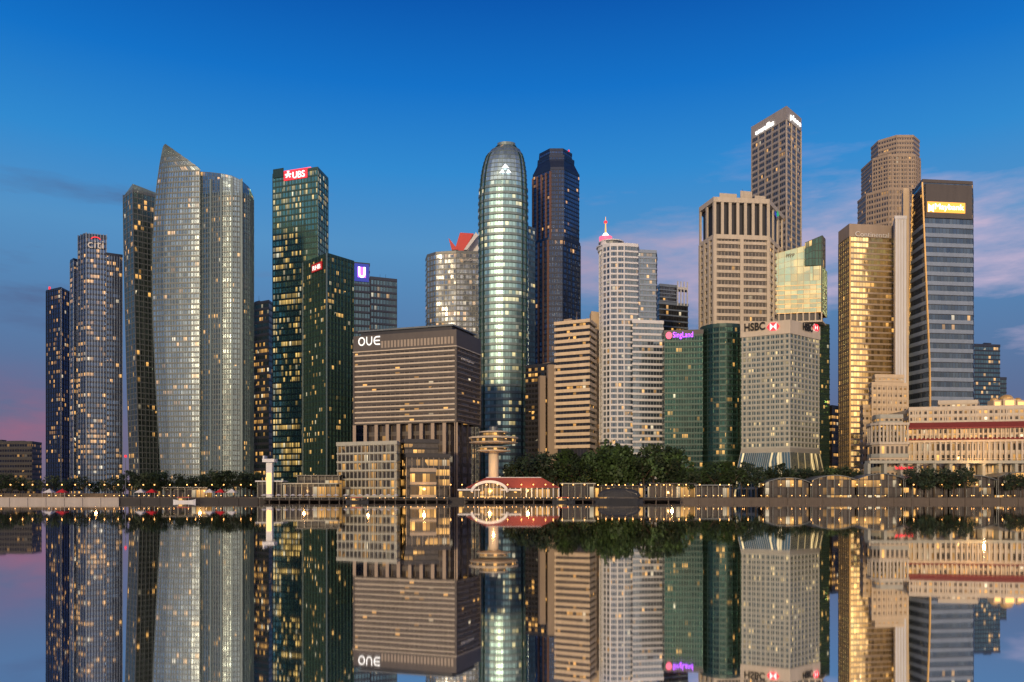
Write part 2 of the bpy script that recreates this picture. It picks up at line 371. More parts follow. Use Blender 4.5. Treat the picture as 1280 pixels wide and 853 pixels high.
fins(r,pfs,[0,1,2,3],[4,5,4,3],G,zt,.3,.4,'sage',K=40)
m=M(); N_=20
for k in range(N_):
    za=gz(212,YS)+(zt-gz(212,YS))*k/N_; zb=gz(212,YS)+(zt-gz(212,YS))*(k+1)/N_
    a=pfs(za+.01);b=pfs(zb); m.face([(*a[4],za),(*a[5],za),(*b[5],zb),(*b[4],zb)])
m.build('sloping_roof','sage',r)
p=[P(251,566),P(264,563),P(277,561),P(290,560.5),P(302,562),P(311,567),P(316.5,577),P(316,600),P(252,600)]
r=tower_root('residential_tower','broad curved glass tower with vertical ribs joined to the right of the sail shaped tower',p)
zt=gz(240,562); storeys(r,p,G,zt,60,gS3,'grey',.22,.15)
fins(r,p,[0,1,2,3,4,5,6],[4,4,4,4,4,4,3],G,zt,.4,.6,'sage'); 
m=M(); tops=[gz(a,562) for a in (212,215,218,221,226,231,237,236,214)]; q=offset(p,.3); m.ring(q,zt-1,q,tops,None,0,6); m.cap(q,[t-3 for t in tops]); m.build('roof_screen',gS3,r)
fins(r,p,[0,1,3],[1,1,1],G,zt+9,1.3,.8,'sage',name='rib')
# gap building
gK=facade('black_green_glass',(.03,.055,.05),(.015,.02,.02),2.5,.22,.15,.25,ls=1.2,rough=.15)
p=Q(312,735,336,722,344,740); r=tower_root('office_tower','dark tower seen in the narrow gap left of the tall green tower with red crown',p)
storeys(r,p,G,gz(378,722),30,gK,'dark',.3,.2); plant(r,p,gz(378,722),2,4,'dark',1)
# tall green tower, red crown
gG=facade('green_glass',(.22,.46,.36),(.03,.06,.05),1.9,.16,.1,.3,litcol=(1,.62,.16),ls=1.1,rough=.12,cluster=9)
p=Q(341,642,397,628,410,650); r=tower_root('office_tower','tall green glass tower with a red glowing crown and lit letters',p)
zt=gz(212,628); storeys(r,p,G,zt,54,gG,'green',.2,.2); fins(r,p,[0,1],[14,6],G,zt,.3,.4,'green')
A,B=p[0],p[1]
panel(r,A,B,342,355,211,222,'teal',.8,.4,'crown_panel'); sb=panel(r,A,B,355.5,384.5,212,224,'lred',.8,.4)
text(sb,'UBS',A,B,367,382,214,222,'lwhite2',1.3); 
emblem(sb,A,B,357.5,365,214,222,'lwhite2',[[(.1,.0),(.3,0),(.7,1),(.5,1)],[(.7,0),(.9,0),(.5,1),(.3,1)],[(0,.4),(1,.4),(1,.58),(0,.58)]],1.3)
m=M(); q=shrink(p,.6); m.prism(q,zt,zt+5); m.build('crown','lpink',r)
plant(r,p,zt,2,4,'green',1)
# dark green tower in front
gG2=facade('deep_green_glass',(.07,.14,.11),(.03,.045,.04),2.1,.2,.1,.09,litcol=(1,.55,.15),ls=1.2,rough=.12)
p=Q(379,580,409,556,442,575); r=tower_root('office_tower','dark green tower with a sharp corner edge in front of the tall green tower',p)
zt=gz(320,556); storeys(r,p,G,zt,40,gG2,'teal',.28,.2); fins(r,p,[0,1],[8,8],G,zt+2,.35,.5,'green')
sb=panel(r,p[0],p[1],391,404,329,339,'redpaint',1.0,.3); text(sb,'RHB',p[0],p[1],393,402.5,331.5,337,'lwhite',1.4)
fins(r,p,[0],[1],G,zt+2,.9,.7,'sage',name='edge_rib')
plant(r,p,zt,2,3,'teal',0)
# U sign tower
gB=facade('blue_glass',(.05,.11,.17),(.02,.03,.045),2.4,.18,.12,.06,ls=1.1,rough=.12)
p=Q(440,632,458,612,480,620); r=tower_root('office_tower','dark blue tower with a square purple lit sign box on its left shoulder',p)
q=Q(440,636,443,618,462,622); storeys(r,q,G,gz(331,618),34,gB,'navy',.25,.2)
sb=panel(r,q[1],q[2],443,461,330,352,'lblue',.8,.5); 
emblem(sb,q[1],q[2],447,457,334,347,'lpurple',[[(0,0),(1,0),(1,1),(0,1)]],.85,'sign_light')
uu=[(.5+.28*math.cos(t),.42+.28*math.sin(t)) for t in [math.pi+math.pi*i/8 for i in range(9)]]; ui=[(.5+.14*math.cos(t),.42+.14*math.sin(t)) for t in [math.pi+math.pi*i/8 for i in range(9)]]
emblem(sb,q[1],q[2],444,460,331,350,'lwhite2',[[uu[i],uu[i+1],ui[i+1],ui[i]] for i in range(8)]+[[(.22,.42),(.36,.42),(.36,.85),(.22,.85)],[(.64,.42),(.78,.42),(.78,.85),(.64,.85)]],1.3)
q=Q(459,640,463,622,496,630); storeys(r,q,G,gz(349,622),34,gB,'navy',.25,.2); plant(r,q,gz(349,622),3,3,'navy',2); fins(r,q,[1],[9],G,gz(349,622),.35,.4,'navy')
# broad bronze striped block
gO=facade('bronze_glass',(.13,.11,.09),(.1,.085,.07),3.2,.12,.1,.05,ls=1.2,rough=.15,metal=.5,vary=.9)
p=Q(443,500,570,478,600,510); r=tower_root('office_block','broad bronze striped office block on columns with large white rooftop letters',p,'building')
z0=gz(528,478); zt=gz(416,478); zk=gz(434,478); storeys(r,p,z0,zk,14,gO,'brown',.5,.35,roof=False)
m=M(); m.prism(offset(p,.5),zk,gz(412,478)); cw_=m.build('crown','brown',r)
for px_ in range(0,22):
    t=.28+px_*.032; A=Vector(offset(p,.5)[0]);B=Vector(offset(p,.5)[1]); a=A.lerp(B,t); b_=A.lerp(B,t+.02); dd=(B-A).normalized(); nn=Vector((dd.y,-dd.x))*.12
    m=M(); m.prism([tuple(a),tuple(a+nn),tuple(b_+nn),tuple(b_)],zk+2.2,zk+6.4); m.build('crown_opening','bronze',cw_)
m=M(); q=offset(p,.75); m.annulus(offset(p,.5),q,zk+.9,True); m.ring(q,zk+.3,q,zk+.9); m.build('crown_line','conc',cw_)
m=M(); q=shrink(p,.9); m.prism(q,zt+1,gz(406,478)); m.build('penthouse','dark',r)
m=M(); q=offset(q,1.2); m.prism(q,gz(406.5,478),gz(404.5,478)); m.build('roof_canopy','grey',r)
storeys(r,shrink(p,.86,.8),G,z0,7,gO,'brown',.3,.1,roof=False)
fins(r,p,[0],[9],G,z0,2.2,.1,'beige',name='column'); fins(r,p,[1],[4],G,z0,1.6,.1,'brown',name='column')
fins(r,p,[0,1],[1,1],z0,zk,1.2,.7,'brown',name='corner_pier')
hh=(zk-z0)/14
for i in range(14):
    za=z0+hh*i+hh*.28; q=offset(p,.52)
    for (A,B,mt_,h_) in ((q[0],q[1],'conc',.9),(q[1],q[2],'bronze',.5)):
        d_=Vector((B[0]-A[0],B[1]-A[1])).normalized(); nn=(d_.y,-d_.x)
        m=M(); m.prism([A,(A[0]+nn[0]*.15,A[1]+nn[1]*.15),(B[0]+nn[0]*.15,B[1]+nn[1]*.15),B],za,za+h_); m.build('sunshade',mt_,r)
def ringp(cx,cy,ro,ri,a0,a1,k=20):
    T=[a0+(a1-a0)*i/k for i in range(k+1)]
    return [[(cx+ro*math.cos(T[i]),cy+ro*1.0*math.sin(T[i])),(cx+ro*math.cos(T[i+1]),cy+ro*math.sin(T[i+1])),(cx+ri*math.cos(T[i+1]),cy+ri*math.sin(T[i+1])),(cx+ri*math.cos(T[i]),cy+ri*math.sin(T[i]))] for i in range(k)]
def sc(ps,x0,x1): return [[(x0+(x1-x0)*u,v) for u,v in q] for q in ps]
RI=.36
let=sc(ringp(.5,.5,.5,RI,0,2*pi),0,.31)+sc(ringp(.5,.5,.5,RI,pi,2*pi)+[[(0,.5),(.14,.5),(.14,1),(0,1)],[(.86,.5),(1,.5),(1,1),(.86,1)]],.37,.64)
let+=sc(ringp(.5,.5,.5,RI,pi*.5,pi*1.5)+[[(.5,0),(1,0),(1,.15),(.5,.15)],[(.5,.85),(1,.85),(1,1),(.5,1)],[(.1,.43),(.95,.43),(.95,.57),(.1,.57)]],.71,1)
emblem(r,p[0],p[1],449,476,421,432,'lwhite',let,1.2,'sign')
text(r,'OUE Bayfront',p[1],p[2],575,591,450,453.5,'canvas',.9)
# silver tower w/ petals
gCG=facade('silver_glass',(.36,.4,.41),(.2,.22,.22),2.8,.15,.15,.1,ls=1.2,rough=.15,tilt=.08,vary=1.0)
p=[P(532,742),P(534,728),P(545,720),P(570,716),P(600,718),P(606,742)]
r=tower_root('office_tower','silver glass tower behind the bronze block with red and white petals on its roof',p)
zt=gz(318,720); storeys(r,p,G,zt,46,gCG,'grey',.2,.2); fins(r,p,[1,2,3],[3,5,6],G,zt,.4,.5,'grey')
def petal(c,mat,y0):
    m=M(); m.xz([(X(a,720),Z(b_,720)) for a,b_ in c],y0,y0+3); return m.build('roof_petal',mat,r)
petal([(575,314),(598,314),(599,293),(590,291)],'white',724); petal([(568,314),(580,314),(592,292),(575,291)],'redpaint',720); petal([(561,299),(565,314),(573,314)],'redpaint',716.5); petal([(580,314),(584,314),(598,296),(595,292)],'white',719.6-3.2)
text(r,'CapitaGreen',p[3],p[4],574,598,323,327.5,'canvas',1.0)
# tall rounded pale tower
gR=facade('pale_green_glass',(.22,.38,.4),(.1,.16,.17),2.6,.12,.1,.15,litcol=(1,.72,.25),ls=.9,rough=.36,tilt=.04,vary=.9,cluster=10)
YC=612
EDG=[(172,623,643),(175,617,648),(181,610.5,652.5),(191,605,656),(208,601,658.5),(228,599,659.5),(250,598,660),(640,599,659)]
def pr(z):
    py=H-(z-CAM)*F/(YC-15)
    py=max(172,py)
    for a,b_ in zip(EDG,EDG[1:]):
        if py<=b_[0]:
            t=(py-a[0])/(b_[0]-a[0]); l=a[1]+(b_[1]-a[1])*t; q=a[2]+(b_[2]-a[2])*t; break
    else: l,q=EDG[-1][1:]
    x0=X(l,YC);x1=X(q,YC); return circ((x0+x1)/2,YC,(x1-x0)/2,22,(x1-x0)/2*.62)
r=tower_root('office_tower','tall pale green round glass tower with domed top, banded at every storey',pr(G))
zt=gz(172.5,YC-15); zc=gz(222,YC-15); storeys(r,pr,G,zc,46,gR,'sage',.34,.5,roof=False)
gR2=facade('crown_glass',(.3,.42,.46),(.14,.2,.21),3.2,.1,.08,.02,rough=.32,tilt=.04,vary=.8)
storeys(r,pr,zc,zt,9,gR2,'sage',.14,.2)
fins(r,pr,[3,18],[1,1],G,zt,.8,.9,'teal',name='edge_rib',K=30)
A=(pr(G)[21][0],pr(G)[0][1]);B=(pr(G)[1][0],pr(G)[0][1])
emblem(r,A,B,624.5,639,205,216,'lwhite2',[[(.2,.55),(.8,.55),(.5,1)],[(0,.0),(.42,.0),(.25,.42)],[(.58,.0),(1,.0),(.75,.42)]],1.5,'sign'); 
q=Q(656,640,661,628,669,634); storeys(r,q,G,gz(286,628),50,gR,'sage',.3,.2,roof=True)
# dark octagonal tower
gP=facade('midnight_glass',(.07,.11,.19),(.02,.025,.035),2.4,.2,.1,.03,ls=1.2,rough=.1)
def octo(pl,pr_,Yf,dep,c=.28):
    x0=X(pl,Yf);x1=X(pr_,Yf);w=x1-x0; y0=Yf;y1=Yf+dep
    return [(x0,y0+dep*c),(x0+w*c,y0),(x1-w*c,y0),(x1,y0+dep*c),(x1,y1-dep*c),(x1-w*c,y1),(x0+w*c,y1),(x0,y1-dep*c)]
o1=octo(662,727,650,44,.36); o2=octo(667,726,650.5,43,.36); o3=octo(675,716,654,34,.3)
r=tower_root('office_tower','dark octagonal tower with copper corner piers right of the tall round tower',o1)
storeys(r,o1,G,gz(300,650),46,gP,'navy',.25,.2,roof=True); storeys(r,o2,gz(300,650)+2.2,gz(212,650),16,gP,'navy',.25,.2)
q=o2; m=M(); zz=gz(212,650); q3=octo(673,719,652,38,.3); m.ring(q,zz+2,q3,zz+9); m.build('sloping_shoulder',MT['navy'],r)
storeys(r,q3,zz+8,gz(197,652),3,gP,'navy',.3,.2); storeys(r,o3,gz(197,652)+1,gz(189,654),2,gP,'navy',.3,.2)
fins(r,o1,[0],[4],G,gz(300,650),1.5,.8,'copper',name='copper_pier'); fins(r,o2,[0],[4],gz(300,650),gz(214,650),1.5,.8,'copper',name='copper_pier')
fins(r,o1,[2],[4],G,gz(300,650),.8,.6,'navy',name='pier'); fins(r,o2,[1],[5],gz(300,650),gz(212,650),.5,.5,'navy')
fins(r,o1,[1],[9],G,gz(300,650),.4,.5,'navy')
m=M(); m.cyl(*P(711,660),.6,.6,gz(189,654)+2,gz(187,654)+2,8); m.build('beacon','lred',r); plant(r,o3,gz(189,654),2,3,'navy',1)
# dark block with pale columns
gD=facade('smoke_glass',(.05,.055,.06),(.02,.02,.02),2.6,.2,.15,.14,ls=1.4)
p=Q(657,574,692,562,699,572); r=tower_root('office_block','narrow dark block with one pale column below the dark octagonal tower',p,'building')
storeys(r,p,G,gz(457,562),24,gD,'dark',.3,.2); plant(r,p,gz(457,562),2,3,'beige',0)
q=Q(673,566,675,559,682,560); m=M(); m.prism(q,G,gz(470,560)); m.build('column','beige',r)
q=Q(683,566,685,559,697,560); m=M(); m.prism(q,G,gz(456,560)); m.build('side_wall','beige',r)
# beige striped
gT=facade('ribbon_glass',(.035,.035,.04),(.03,.03,.03),2.2,.12,.05,.12,ls=1.2,metal=.4)
p=Q(695,524,736,514,744,530); r=tower_root('office_block','beige office block with bold horizontal stripes and stepped blank end wall',p,'building')
zt=gz(403,514); storeys(r,p,gz(560,514),zt,20,gT,'cream',.52,.9); storeys(r,shrink(p,.9),G,gz(560,514),3,gT,'dark',.3,.2,roof=False)
q=Q(737,548,739,536,751,540); m=M(); m.prism(q,G,gz(389,536)); m.build('end_wall','cream',r); q=Q(731,552,733,542,740,545); m=M(); m.prism(q,G,gz(398,542)); m.build('end_wall','beige',r)
plant(r,p,zt,3,4,'beige',1)
# white tower with crown & spire
gW=facade('grey_ribbon_glass',(.09,.13,.18),(.17,.2,.22),2.0,.2,.08,.12,ls=1.1,metal=.7)
p1=[P(749.5,546),P(750,536),P(754,529),P(763,525),P(780,525),P(797,527),P(800,550)]
r=tower_root('office_tower','white tower with curved corner, round crown and thin lit spire',p1)
zt=gz(308,525); storeys(r,p1,G,zt,44,gW,'white',.3,.4); fins(r,p1,[0,1,2,3],[2,2,2,2],gz(552,525),zt+2,.7,.6,'white')
q=[P(796,548),P(797,532),P(820,534),P(821,550)]; storeys(r,q,G,gz(316,532),45,gW,'paleblue',.35,.35); plant(r,q,gz(316,532),2,3,'white',0)
q=[P(790,548),P(791,524),P(829,527),P(829,550)]; storeys(r,q,G,gz(404,524),29,gW,'white',.36,.35); 
cx,cy=P(764,536)
for k,(a,b_,rr) in enumerate([(309,303,9),(302,297,7.5)]):
    m=M(); m.cyl(cx,cy,rr,rr,Z(a,525),Z(b_+1.3,525),24); m.build('crown_drum','white' if k==0 else 'grey',r); m=M(); m.cyl(cx,cy,rr+1,rr+1,Z(b_+1.3,525),Z(b_,525),24); m.build('crown_ring','white',r)
cx,cy=P(757,533); m=M(); m.cyl(cx,cy,3.6,3,Z(303,525),Z(296,525),20); m.build('crown_drum','white',r)
m=M(); m.cyl(cx,cy,4.3,4.3,Z(296,525),Z(292,525),20); m.build('crown_light','lpink',r); m=M(); m.cyl(cx,cy,3.0,1.2,Z(292,525),Z(287,525),16); m.build('crown_cap','lwhite2',r)
m=M(); m.bar((cx,cy,Z(287,525)),(cx,cy,Z(266,525)),.55,6,.12); m.build('spire','lyellow',r); m=M(); m.cyl(cx,cy,1.1,1.1,Z(274,525),Z(271.5,525),8); m.build('spire_ball','lred',r)
# dark ribbed tower behind
gX=facade('slate_glass',(.07,.08,.1),(.03,.03,.035),2.4,.2,.1,.08,ls=1.1)
p=Q(818,655,824,642,860,652); r=tower_root('office_tower','dark slate tower with white rooftop frames behind the white spired tower',p)
zt=gz(380,642); storeys(r,p,G,zt,34,gX,'paleblue',.25,.3); q=Q(820,657,825,645,846,650); storeys(r,q,zt,gz(358,645),5,gX,'paleblue',.3,.3); 
fins(r,Q(846,655,847,648,859,650),[1],[3],zt,gz(352,648),.7,.7,'white',name='roof_frame'); m=M(); m.prism(Q(846,655,847,647,860,650),gz(362,648),gz(359,648)); m.build('roof_beam','white',r)
# dark green w/ round corner
gE=facade('emerald_glass',(.03,.085,.07),(.02,.035,.03),1.8,.16,.1,.07,ls=1.1,rough=.16,tilt=.03,vary=.8)
p=Q(828,512,831,502,878,499); r=tower_root('office_tower','dark green office tower with purple sign and a drum shaped right end',p)
zt=gz(420,500); storeys(r,p,G,zt,28,gE,'teal',.26,.2); fins(r,p,[1],[14],gz(560,500),zt+3,.3,.4,'teal')
cx,cy=P(901,508); q=circ(cx,cy,12.6,20); storeys(r,q,G,gz(409,497),29,gE,'teal',.26,.2); fins(r,q,list(range(14,20))+list(range(0,6)),1,gz(560,500),gz(407,497),.3,.4,'teal',ends=True)
m=M(); m.prism(offset(p,.5),zt+1,gz(412.5,500)); sp=m.build('sign_parapet','dark',r)
text(sp,'SingLand',p[1],p[2],841,866,415,424,'lpurple',1.3); emblem(sp,p[1],p[2],832,840,415,424,'lpink',[[(.5+.5*math.cos(t),.5+.5*math.sin(t)) for t in [2*pi*i/12 for i in range(12)]]],1.3)
# concrete tower
gF=facade('slot_glass',(.045,.042,.04),(.2,.18,.15),2.4,.3,.05,.08,ls=1.1,metal=.4)
p=[P(876,560),P(893,541),P(960,545),P(977,575),P(890,590)]
r=tower_root('office_tower','pale concrete tower with deep vertical slots in its crown',p)
z1=gz(296,541); storeys(r,p,G,z1,36,gF,'conc',.4,.7,roof=False); fins(r,p,[0,1,2],[3,2,3],G,z1,2.4,1.2,'conc',name='pier')
m=M(); m.prism(shrink(p,.93),z1-1,gz(246,541)); m.build('crown_core','dark',r)
fins(r,p,[0,1,2],[2,7,3],z1,gz(252,541),1.9,.9,'conc',name='crown_fin')
m=M(); m.prism(offset(p,1.2),gz(253,541),gz(247,541)); cs=m.build('crown_slab','conc',r); m=M(); m.prism(offset(p,1.0),z1-1.5,z1+1.5); m.build('crown_slab','conc',r)
for a,b_,t in [(899,921,238),(925,940,235),(943,957,241)]:
    m=M(); m.prism(Q(a,556,a+.5,546,b_,548),gz(247,541),gz(t,541)); m.build('roof_plant','conc',cs)
m=M(); c_=P(928,556); m.bar((*c_,gz(240,541)),(*c_,gz(226,541)),.3,5,.1); m.build('mast','grey',cs)
emblem(r,p[2],p[3],966,971.5,264,271,'lgreen',[[(.1,0),(.5,0),(.9,.6),(.5,.9)],[(.5,.9),(.9,1),(.4,1)]],1.9); emblem(r,p[2],p[3],965,970,266,273,'lblue',[[(.0,.3),(.5,0),(.4,.8),(.1,1)]],2.0)
# tallest tower
gU=facade('bank_grey_glass',(.08,.08,.085),(.17,.16,.15),2.0,.25,.1,.05,ls=1.1,metal=.5)
p=[P(940,636),P(983,602),P(1001,622),P(990,660)]
r=tower_root('office_tower','tallest grey brown tower with knife edged corner and white letters at its top',p)
zt=gz(150,602); storeys(r,p,G,zt,62,gU,'ashgrey',.36,.25,roof=False)
m=M(); m.prism(offset(p,.5),zt,gz(133,602)); m.build('crown','ashgrey',r)
fins(r,p,[0],[5],G,zt,.8,.6,'ashgrey',name='pier'); fins(r,p,[1],[3],G,zt,.8,.6,'conc',name='pier')
text(r,'oneraffles',p[0],p[1],946,969,156,163,'lwhite2',1.4); text(r,'place',p[1],p[2],986,999,147,156,'lwhite2',1.4)
# gold faceted
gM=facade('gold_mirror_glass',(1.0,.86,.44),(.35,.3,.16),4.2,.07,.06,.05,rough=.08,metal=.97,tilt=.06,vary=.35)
p=[P(963,575),P(966,562),P(1027,556),P(1033,574),P(968,592)]
r=tower_root('office_tower','gold mirrored tower top with slanting roofline on a green glass shaft',p)
z1=gz(392,560); storeys(r,Q(992,585,1016,562,1037,572),G,gz(402,562),34,gG2,'teal',.26,.2,roof=False)
m=M(); m.prism(shrink(p,.9),gz(402,560),z1); m.build('transfer_floor','dark',r); fins(r,p,[1],[8],gz(403,560),z1,.9,.1,'conc',name='column')
m=M(); m.prism(offset(p,.5),gz(404,560),gz(402,560)); m.build('transfer_slab','conc',r)
storeys(r,p,z1,gz(352,560),7,gM,'gold',.1,.12,roof=False)
p3=[P(963,575.2),P(966,562.2),P(1016,557),P(1022,576),P(968,592)]; pB=[P(1016.3,557),P(1027,556),P(1033,574),P(1022.3,576)]
m=M(); zz=gz(352,560); m.ring(pB,zz,pB,Z(330,556),None,0,3); m.cap(pB,Z(330,556)); m.build('lower_step',gM,r)
m=M(); m.ring(p3,zz,p3,[Z(318,562),Z(318,562),Z(304,556),Z(306,574),Z(322,592)],None,0,5); m.cap(p3,[Z(320,562),Z(320,562),Z(306,556),Z(308,574),Z(325,592)]); m.build('slanted_crown',gM,r)
m=M(); pC=[P(1006,560.3),P(1006.3,556.6),P(1028,555.4),P(1032,574),P(1008,577)]; m.ring(pC,Z(332,556),pC,[Z(304,556),Z(303,556),Z(294.5,556),Z(299,574),Z(306,577)],None,0,4); m.cap(pC,[Z(305,556),Z(304,556),Z(296,556),Z(300,574),Z(308,577)]); m.build('slanted_screen',gG2,r)
text(r,'MYP',p[1],p[2],983,993,317,321,'brown',1.0)
fins(r,p,[2],[3],z1,gz(335,565),.5,.5,'teal')
# bank with hexagon
gH=facade('bank_window',(.13,.19,.17),(.25,.25,.21),1.55,.25,.12,.15,litcol=(1,.7,.3),ls=1.2,metal=.7)
p=Q(928,487,987,474,1023,494); r=tower_root('office_tower','beige gridded bank tower with dark letters and a red and white hexagon sign',p)
z0=gz(560,474);zt=gz(417,474); storeys(r,p,z0,zt,21,gH,'bank',.32,.45,roof=False); fins(r,p,[0,1],[10,8],z0,zt,.7,.5,'bank',name='pier')
m=M(); m.prism(offset(p,.7),zt,gz(400,474)); sp=m.build('sign_parapet','conc',r)
q=offset(p,4); m=M(); m.ring(q,G,offset(p,.3),z0+1); m.build('flared_base',gH,r); m=M(); m.prism(offset(p,4.4),G+4.5,G+6); m.build('base_canopy','bank',r); fins(r,q,[0,1],[6,4],G,G+6,.9,.3,'bank',name='column')
A,B=p[0],p[1]; text(sp,'HSBC',A,B,931,957,403.5,413.5,'ink',1.5,bold=.03)
def hexa(root,A,B,a0,a1,pt,pb):
    w_=(a1-a0)*.22
    panel(root,A,B,a0+w_,a1-w_,pt,pb,'lwhite',1.2,.3,'sign_board')
    return emblem(root,A,B,a0,a1,pt,pb,'lred',[[(0,.5),(.24,0),(.24,1)],[(1,.5),(.76,1),(.76,0)],[(.24,0),(.76,0),(.5,.5)],[(.24,1),(.5,.5),(.76,1)]],1.5)
hexa(sp,A,B,959,975,403.5,413.5); text(sp,'HSBC',p[1],p[2],1001,1013,405,414,'ink',1.5,bold=.03); hexa(sp,p[1],p[2],1014,1021.5,405.5,414)
# gap building
p=Q(1030,615,1040,602,1052,612); r=tower_root('office_block','small amber lit block in the gap left of the gold and dark tower',p,'building')
gA=facade('amber_glass',(.05,.04,.03),(.03,.03,.03),2.5,.2,.2,.5,ls=1.2); storeys(r,p,G,gz(510,602),14,gA,'dark',.35,.2); plant(r,p,gz(510,602),1,3,'dark',0)
# gold/dark tower
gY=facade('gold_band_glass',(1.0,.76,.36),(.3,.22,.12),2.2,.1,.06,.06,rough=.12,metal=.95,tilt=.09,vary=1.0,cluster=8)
p=[P(1049,578),P(1062,561),P(1120,566),P(1122,600)]
r=tower_root('office_tower','gold banded mirror glass tower with dark left face and script letters',p)
zt=gz(296,561); storeys(r,p,G,zt,46,gY,'beige',.28,.2,roof=False); fins(r,p,[0],[5],G,zt,.8,.6,'brown'); fins(r,p,[1],[1],G,zt,.8,.6,'gold',name='edge_rib')
m=M(); m.prism(offset(p,.5),zt,gz(280,561)); m.build('crown','beige',r); text(r,'Continental',p[1],p[2],1068,1110,290.5,296.5,'canvas',1.0); plant(r,p,gz(281,561),2,3,'beige',1)
# stepped octagonal stone tower
gV=facade('stone_grid_window',(.07,.065,.065),(.28,.23,.19),2.2,.42,.1,.06,ls=1.1,metal=.4)
o1=octo(1092,1155,700,46,.3); o2=octo(1097,1157,703,42,.22); o3=octo(1105,1157,706,36,.3)
r=tower_root('office_tower','stepped octagonal stone clad tower rising behind the white slab',o1)
storeys(r,o1,G,gz(238,700),56,gV,'beige',.38,.3); storeys(r,o2,gz(238,700)+2.2,gz(196,703),8,gV,'beige',.4,.3); storeys(r,o3,gz(196,703)+2,gz(172,706),4,gV,'beige',.5,.3)
fins(r,o1,[0,1,2],[3,6,3],G,gz(238,700),.9,.5,'beige',name='pier'); fins(r,o2,[0,1,2],[3,7,3],gz(238,700),gz(196,703),.9,.5,'beige',name='pier'); plant(r,o3,gz(172,706),2,3,'brown',1)
# white slab
p=Q(1117,562,1119,548,1133,548); r=tower_root('stair_tower','plain white windowless slab tower between the gold tower and the dark tapered tower',p,'tower')
m=M(); m.prism(p,G,gz(274,548)); m.build('shaft','white',r); m=M(); m.prism(Q(1127,562,1129,548.5,1136,549),G,gz(235,548)); m.build('upper_fin','cream',r)
fins(r,p,[1],[4],G,gz(274,548),.25,.3,'conc',name='groove_rib'); m=M(); m.prism(offset(p,.4),gz(274,548),gz(270,548)); m.build('roof','white',r)
# tapered striped tower
gY2=facade('steel_blue_glass',(.07,.11,.17),(.04,.05,.07),2.2,.1,.08,.03,ls=1.1,rough=.1,metal=.8)
YM=535
def pm(z):
    t=min(1,max(0,(z-Z(470,YM))/(Z(225,YM)-Z(470,YM)))); a=1134+7*t; b_=1163-10*t; c_=1216-.5*t
    return [P(a,YM+22),P(b_,YM),P(c_,YM+4),P(c_+1,YM+40),P(a+6,YM+50)]
r=tower_root('office_tower','dark faceted tower with pale stripes and a glowing yellow sign near the top',pm(G))
zt=gz(228,YM); zc=gz(272,YM); storeys(r,pm,G,zc,29,gY2,'paleblue',.4,.35,roof=False); storeys(r,pm,zc,zt,7,gY2,'brown',.3,.2)
fins(r,pm,[0],[1],G,zt,.9,.6,'gold',name='edge_rib',K=12)  # lit left edge put into the rib's gold colour
A,B=pm(zt-20)[1],pm(zt-20)[2]
panel(r,A,B,1156,1214,231,273,'brown',.9,.5,'sign_wall'); sb=panel(r,A,B,1158,1205,253,266,'lyellow',1.2,.4); text(sb,'Maybank',A,B,1167,1203,255.5,264.5,'lwhite2',1.5)
emblem(sb,A,B,1159,1165.5,255,265,'lwhite2',[[(0,0),(.5,.25),(1,0),(1,1),(.5,.7),(0,1)]],1.5)
# far right blue
p=Q(1216,690,1218,680,1250,684); r=tower_root('office_tower','low dark blue stepped tower right of the tapered striped tower',p)
storeys(r,p,G,gz(433,680),34,gB,'navy',.25,.2); q=Q(1216,700,1218,690,1258,694); storeys(r,q,G,gz(474,690),26,gB,'navy',.25,.2); plant(r,p,gz(433,680),2,4,'navy',0)
# heritage cream tower
gQ=facade('old_window',(.06,.05,.04),(.45,.37,.26),3.0,.5,.25,.2,ls=1.1,metal=.2)
p=Q(1086,512,1090,500,1134,504); r=tower_root('heritage_building','cream stone heritage bank building with stepped top below the white slab',p,'building')
zt=gz(482,500); storeys(r,p,G,zt,16,gQ,'cream',.42,.2); q=Q(1075,514,1079,503,1092,505); storeys(r,q,G,gz(510,503),12,gQ,'cream',.42,.2); fins(r,p,[1],[7],G,zt,.8,.5,'cream',name='pier'); 
q=Q(1090,510,1094,502,1130,505); storeys(r,q,zt+.6,gz(472,502),2,gQ,'cream',.42,.2)

# ================================================================== WATERFRONT BUILDINGS
gHt=facade('hotel_window',(.05,.045,.04),(.42,.35,.25),2.6,.45,.15,.4,ls=1.6,metal=.2,cluster=2)
A=P(1128,474);B=P(1131,456);D=P(1330,440); p=[A,B,D,(D[0]+8,D[1]+40),(A[0]+2,A[1]+40)]
r=thing('grand_hotel','cream neoclassical hotel with colonnades and red tiled band on the right waterfront','hotel',(*B,G))
Yh=450
zA=Z(553,Yh);zB=Z(536,Yh);zC=Z(527,Yh);zD=Z(512,Yh)
storeys(r,p,G,zA,5,gHt,'conc',.25,.2,roof=False); m=M(); m.prism(offset(p,1.3),zA,zA+1.2); m.build('cornice','cream',r)
fins(r,offset(p,1.0),[1],[30],G+10,zA,.9,.5,'conc',name='column')
storeys(r,p,zA+1.2,zB,2,gHt,'cream',.2,.2,roof=False); fins(r,offset(p,.5),[1],[36],zA+1.2,zB,.7,.4,'cream',name='pilaster')
m=M(); a=offset(p,1.6);b_=offset(p,-2.5); m.ring(a,zB,a,zB+.8); m.ring(a,zB+.8,b_,zC); m.build('tiled_roof','roofred',r)
m=M(); a=offset(p,1.5); m.ring(a,zA+1.3,offset(p,.25),zA+2.6); m.build('tiled_canopy','roofred',r)
q=offset(p,-2.6); storeys(r,q,zC-.5,zD,2,gHt,'conc',.4,.3); 
fins(r,q,[1],[24],zC,zD,.7,.4,'conc',name='attic_pier')
q2=[P(1172,462),P(1173,458),P(1222,454),P(1224,470)]; storeys(r,q2,zD+.6,Z(505,456),1,gHt,'conc',.4,.2)
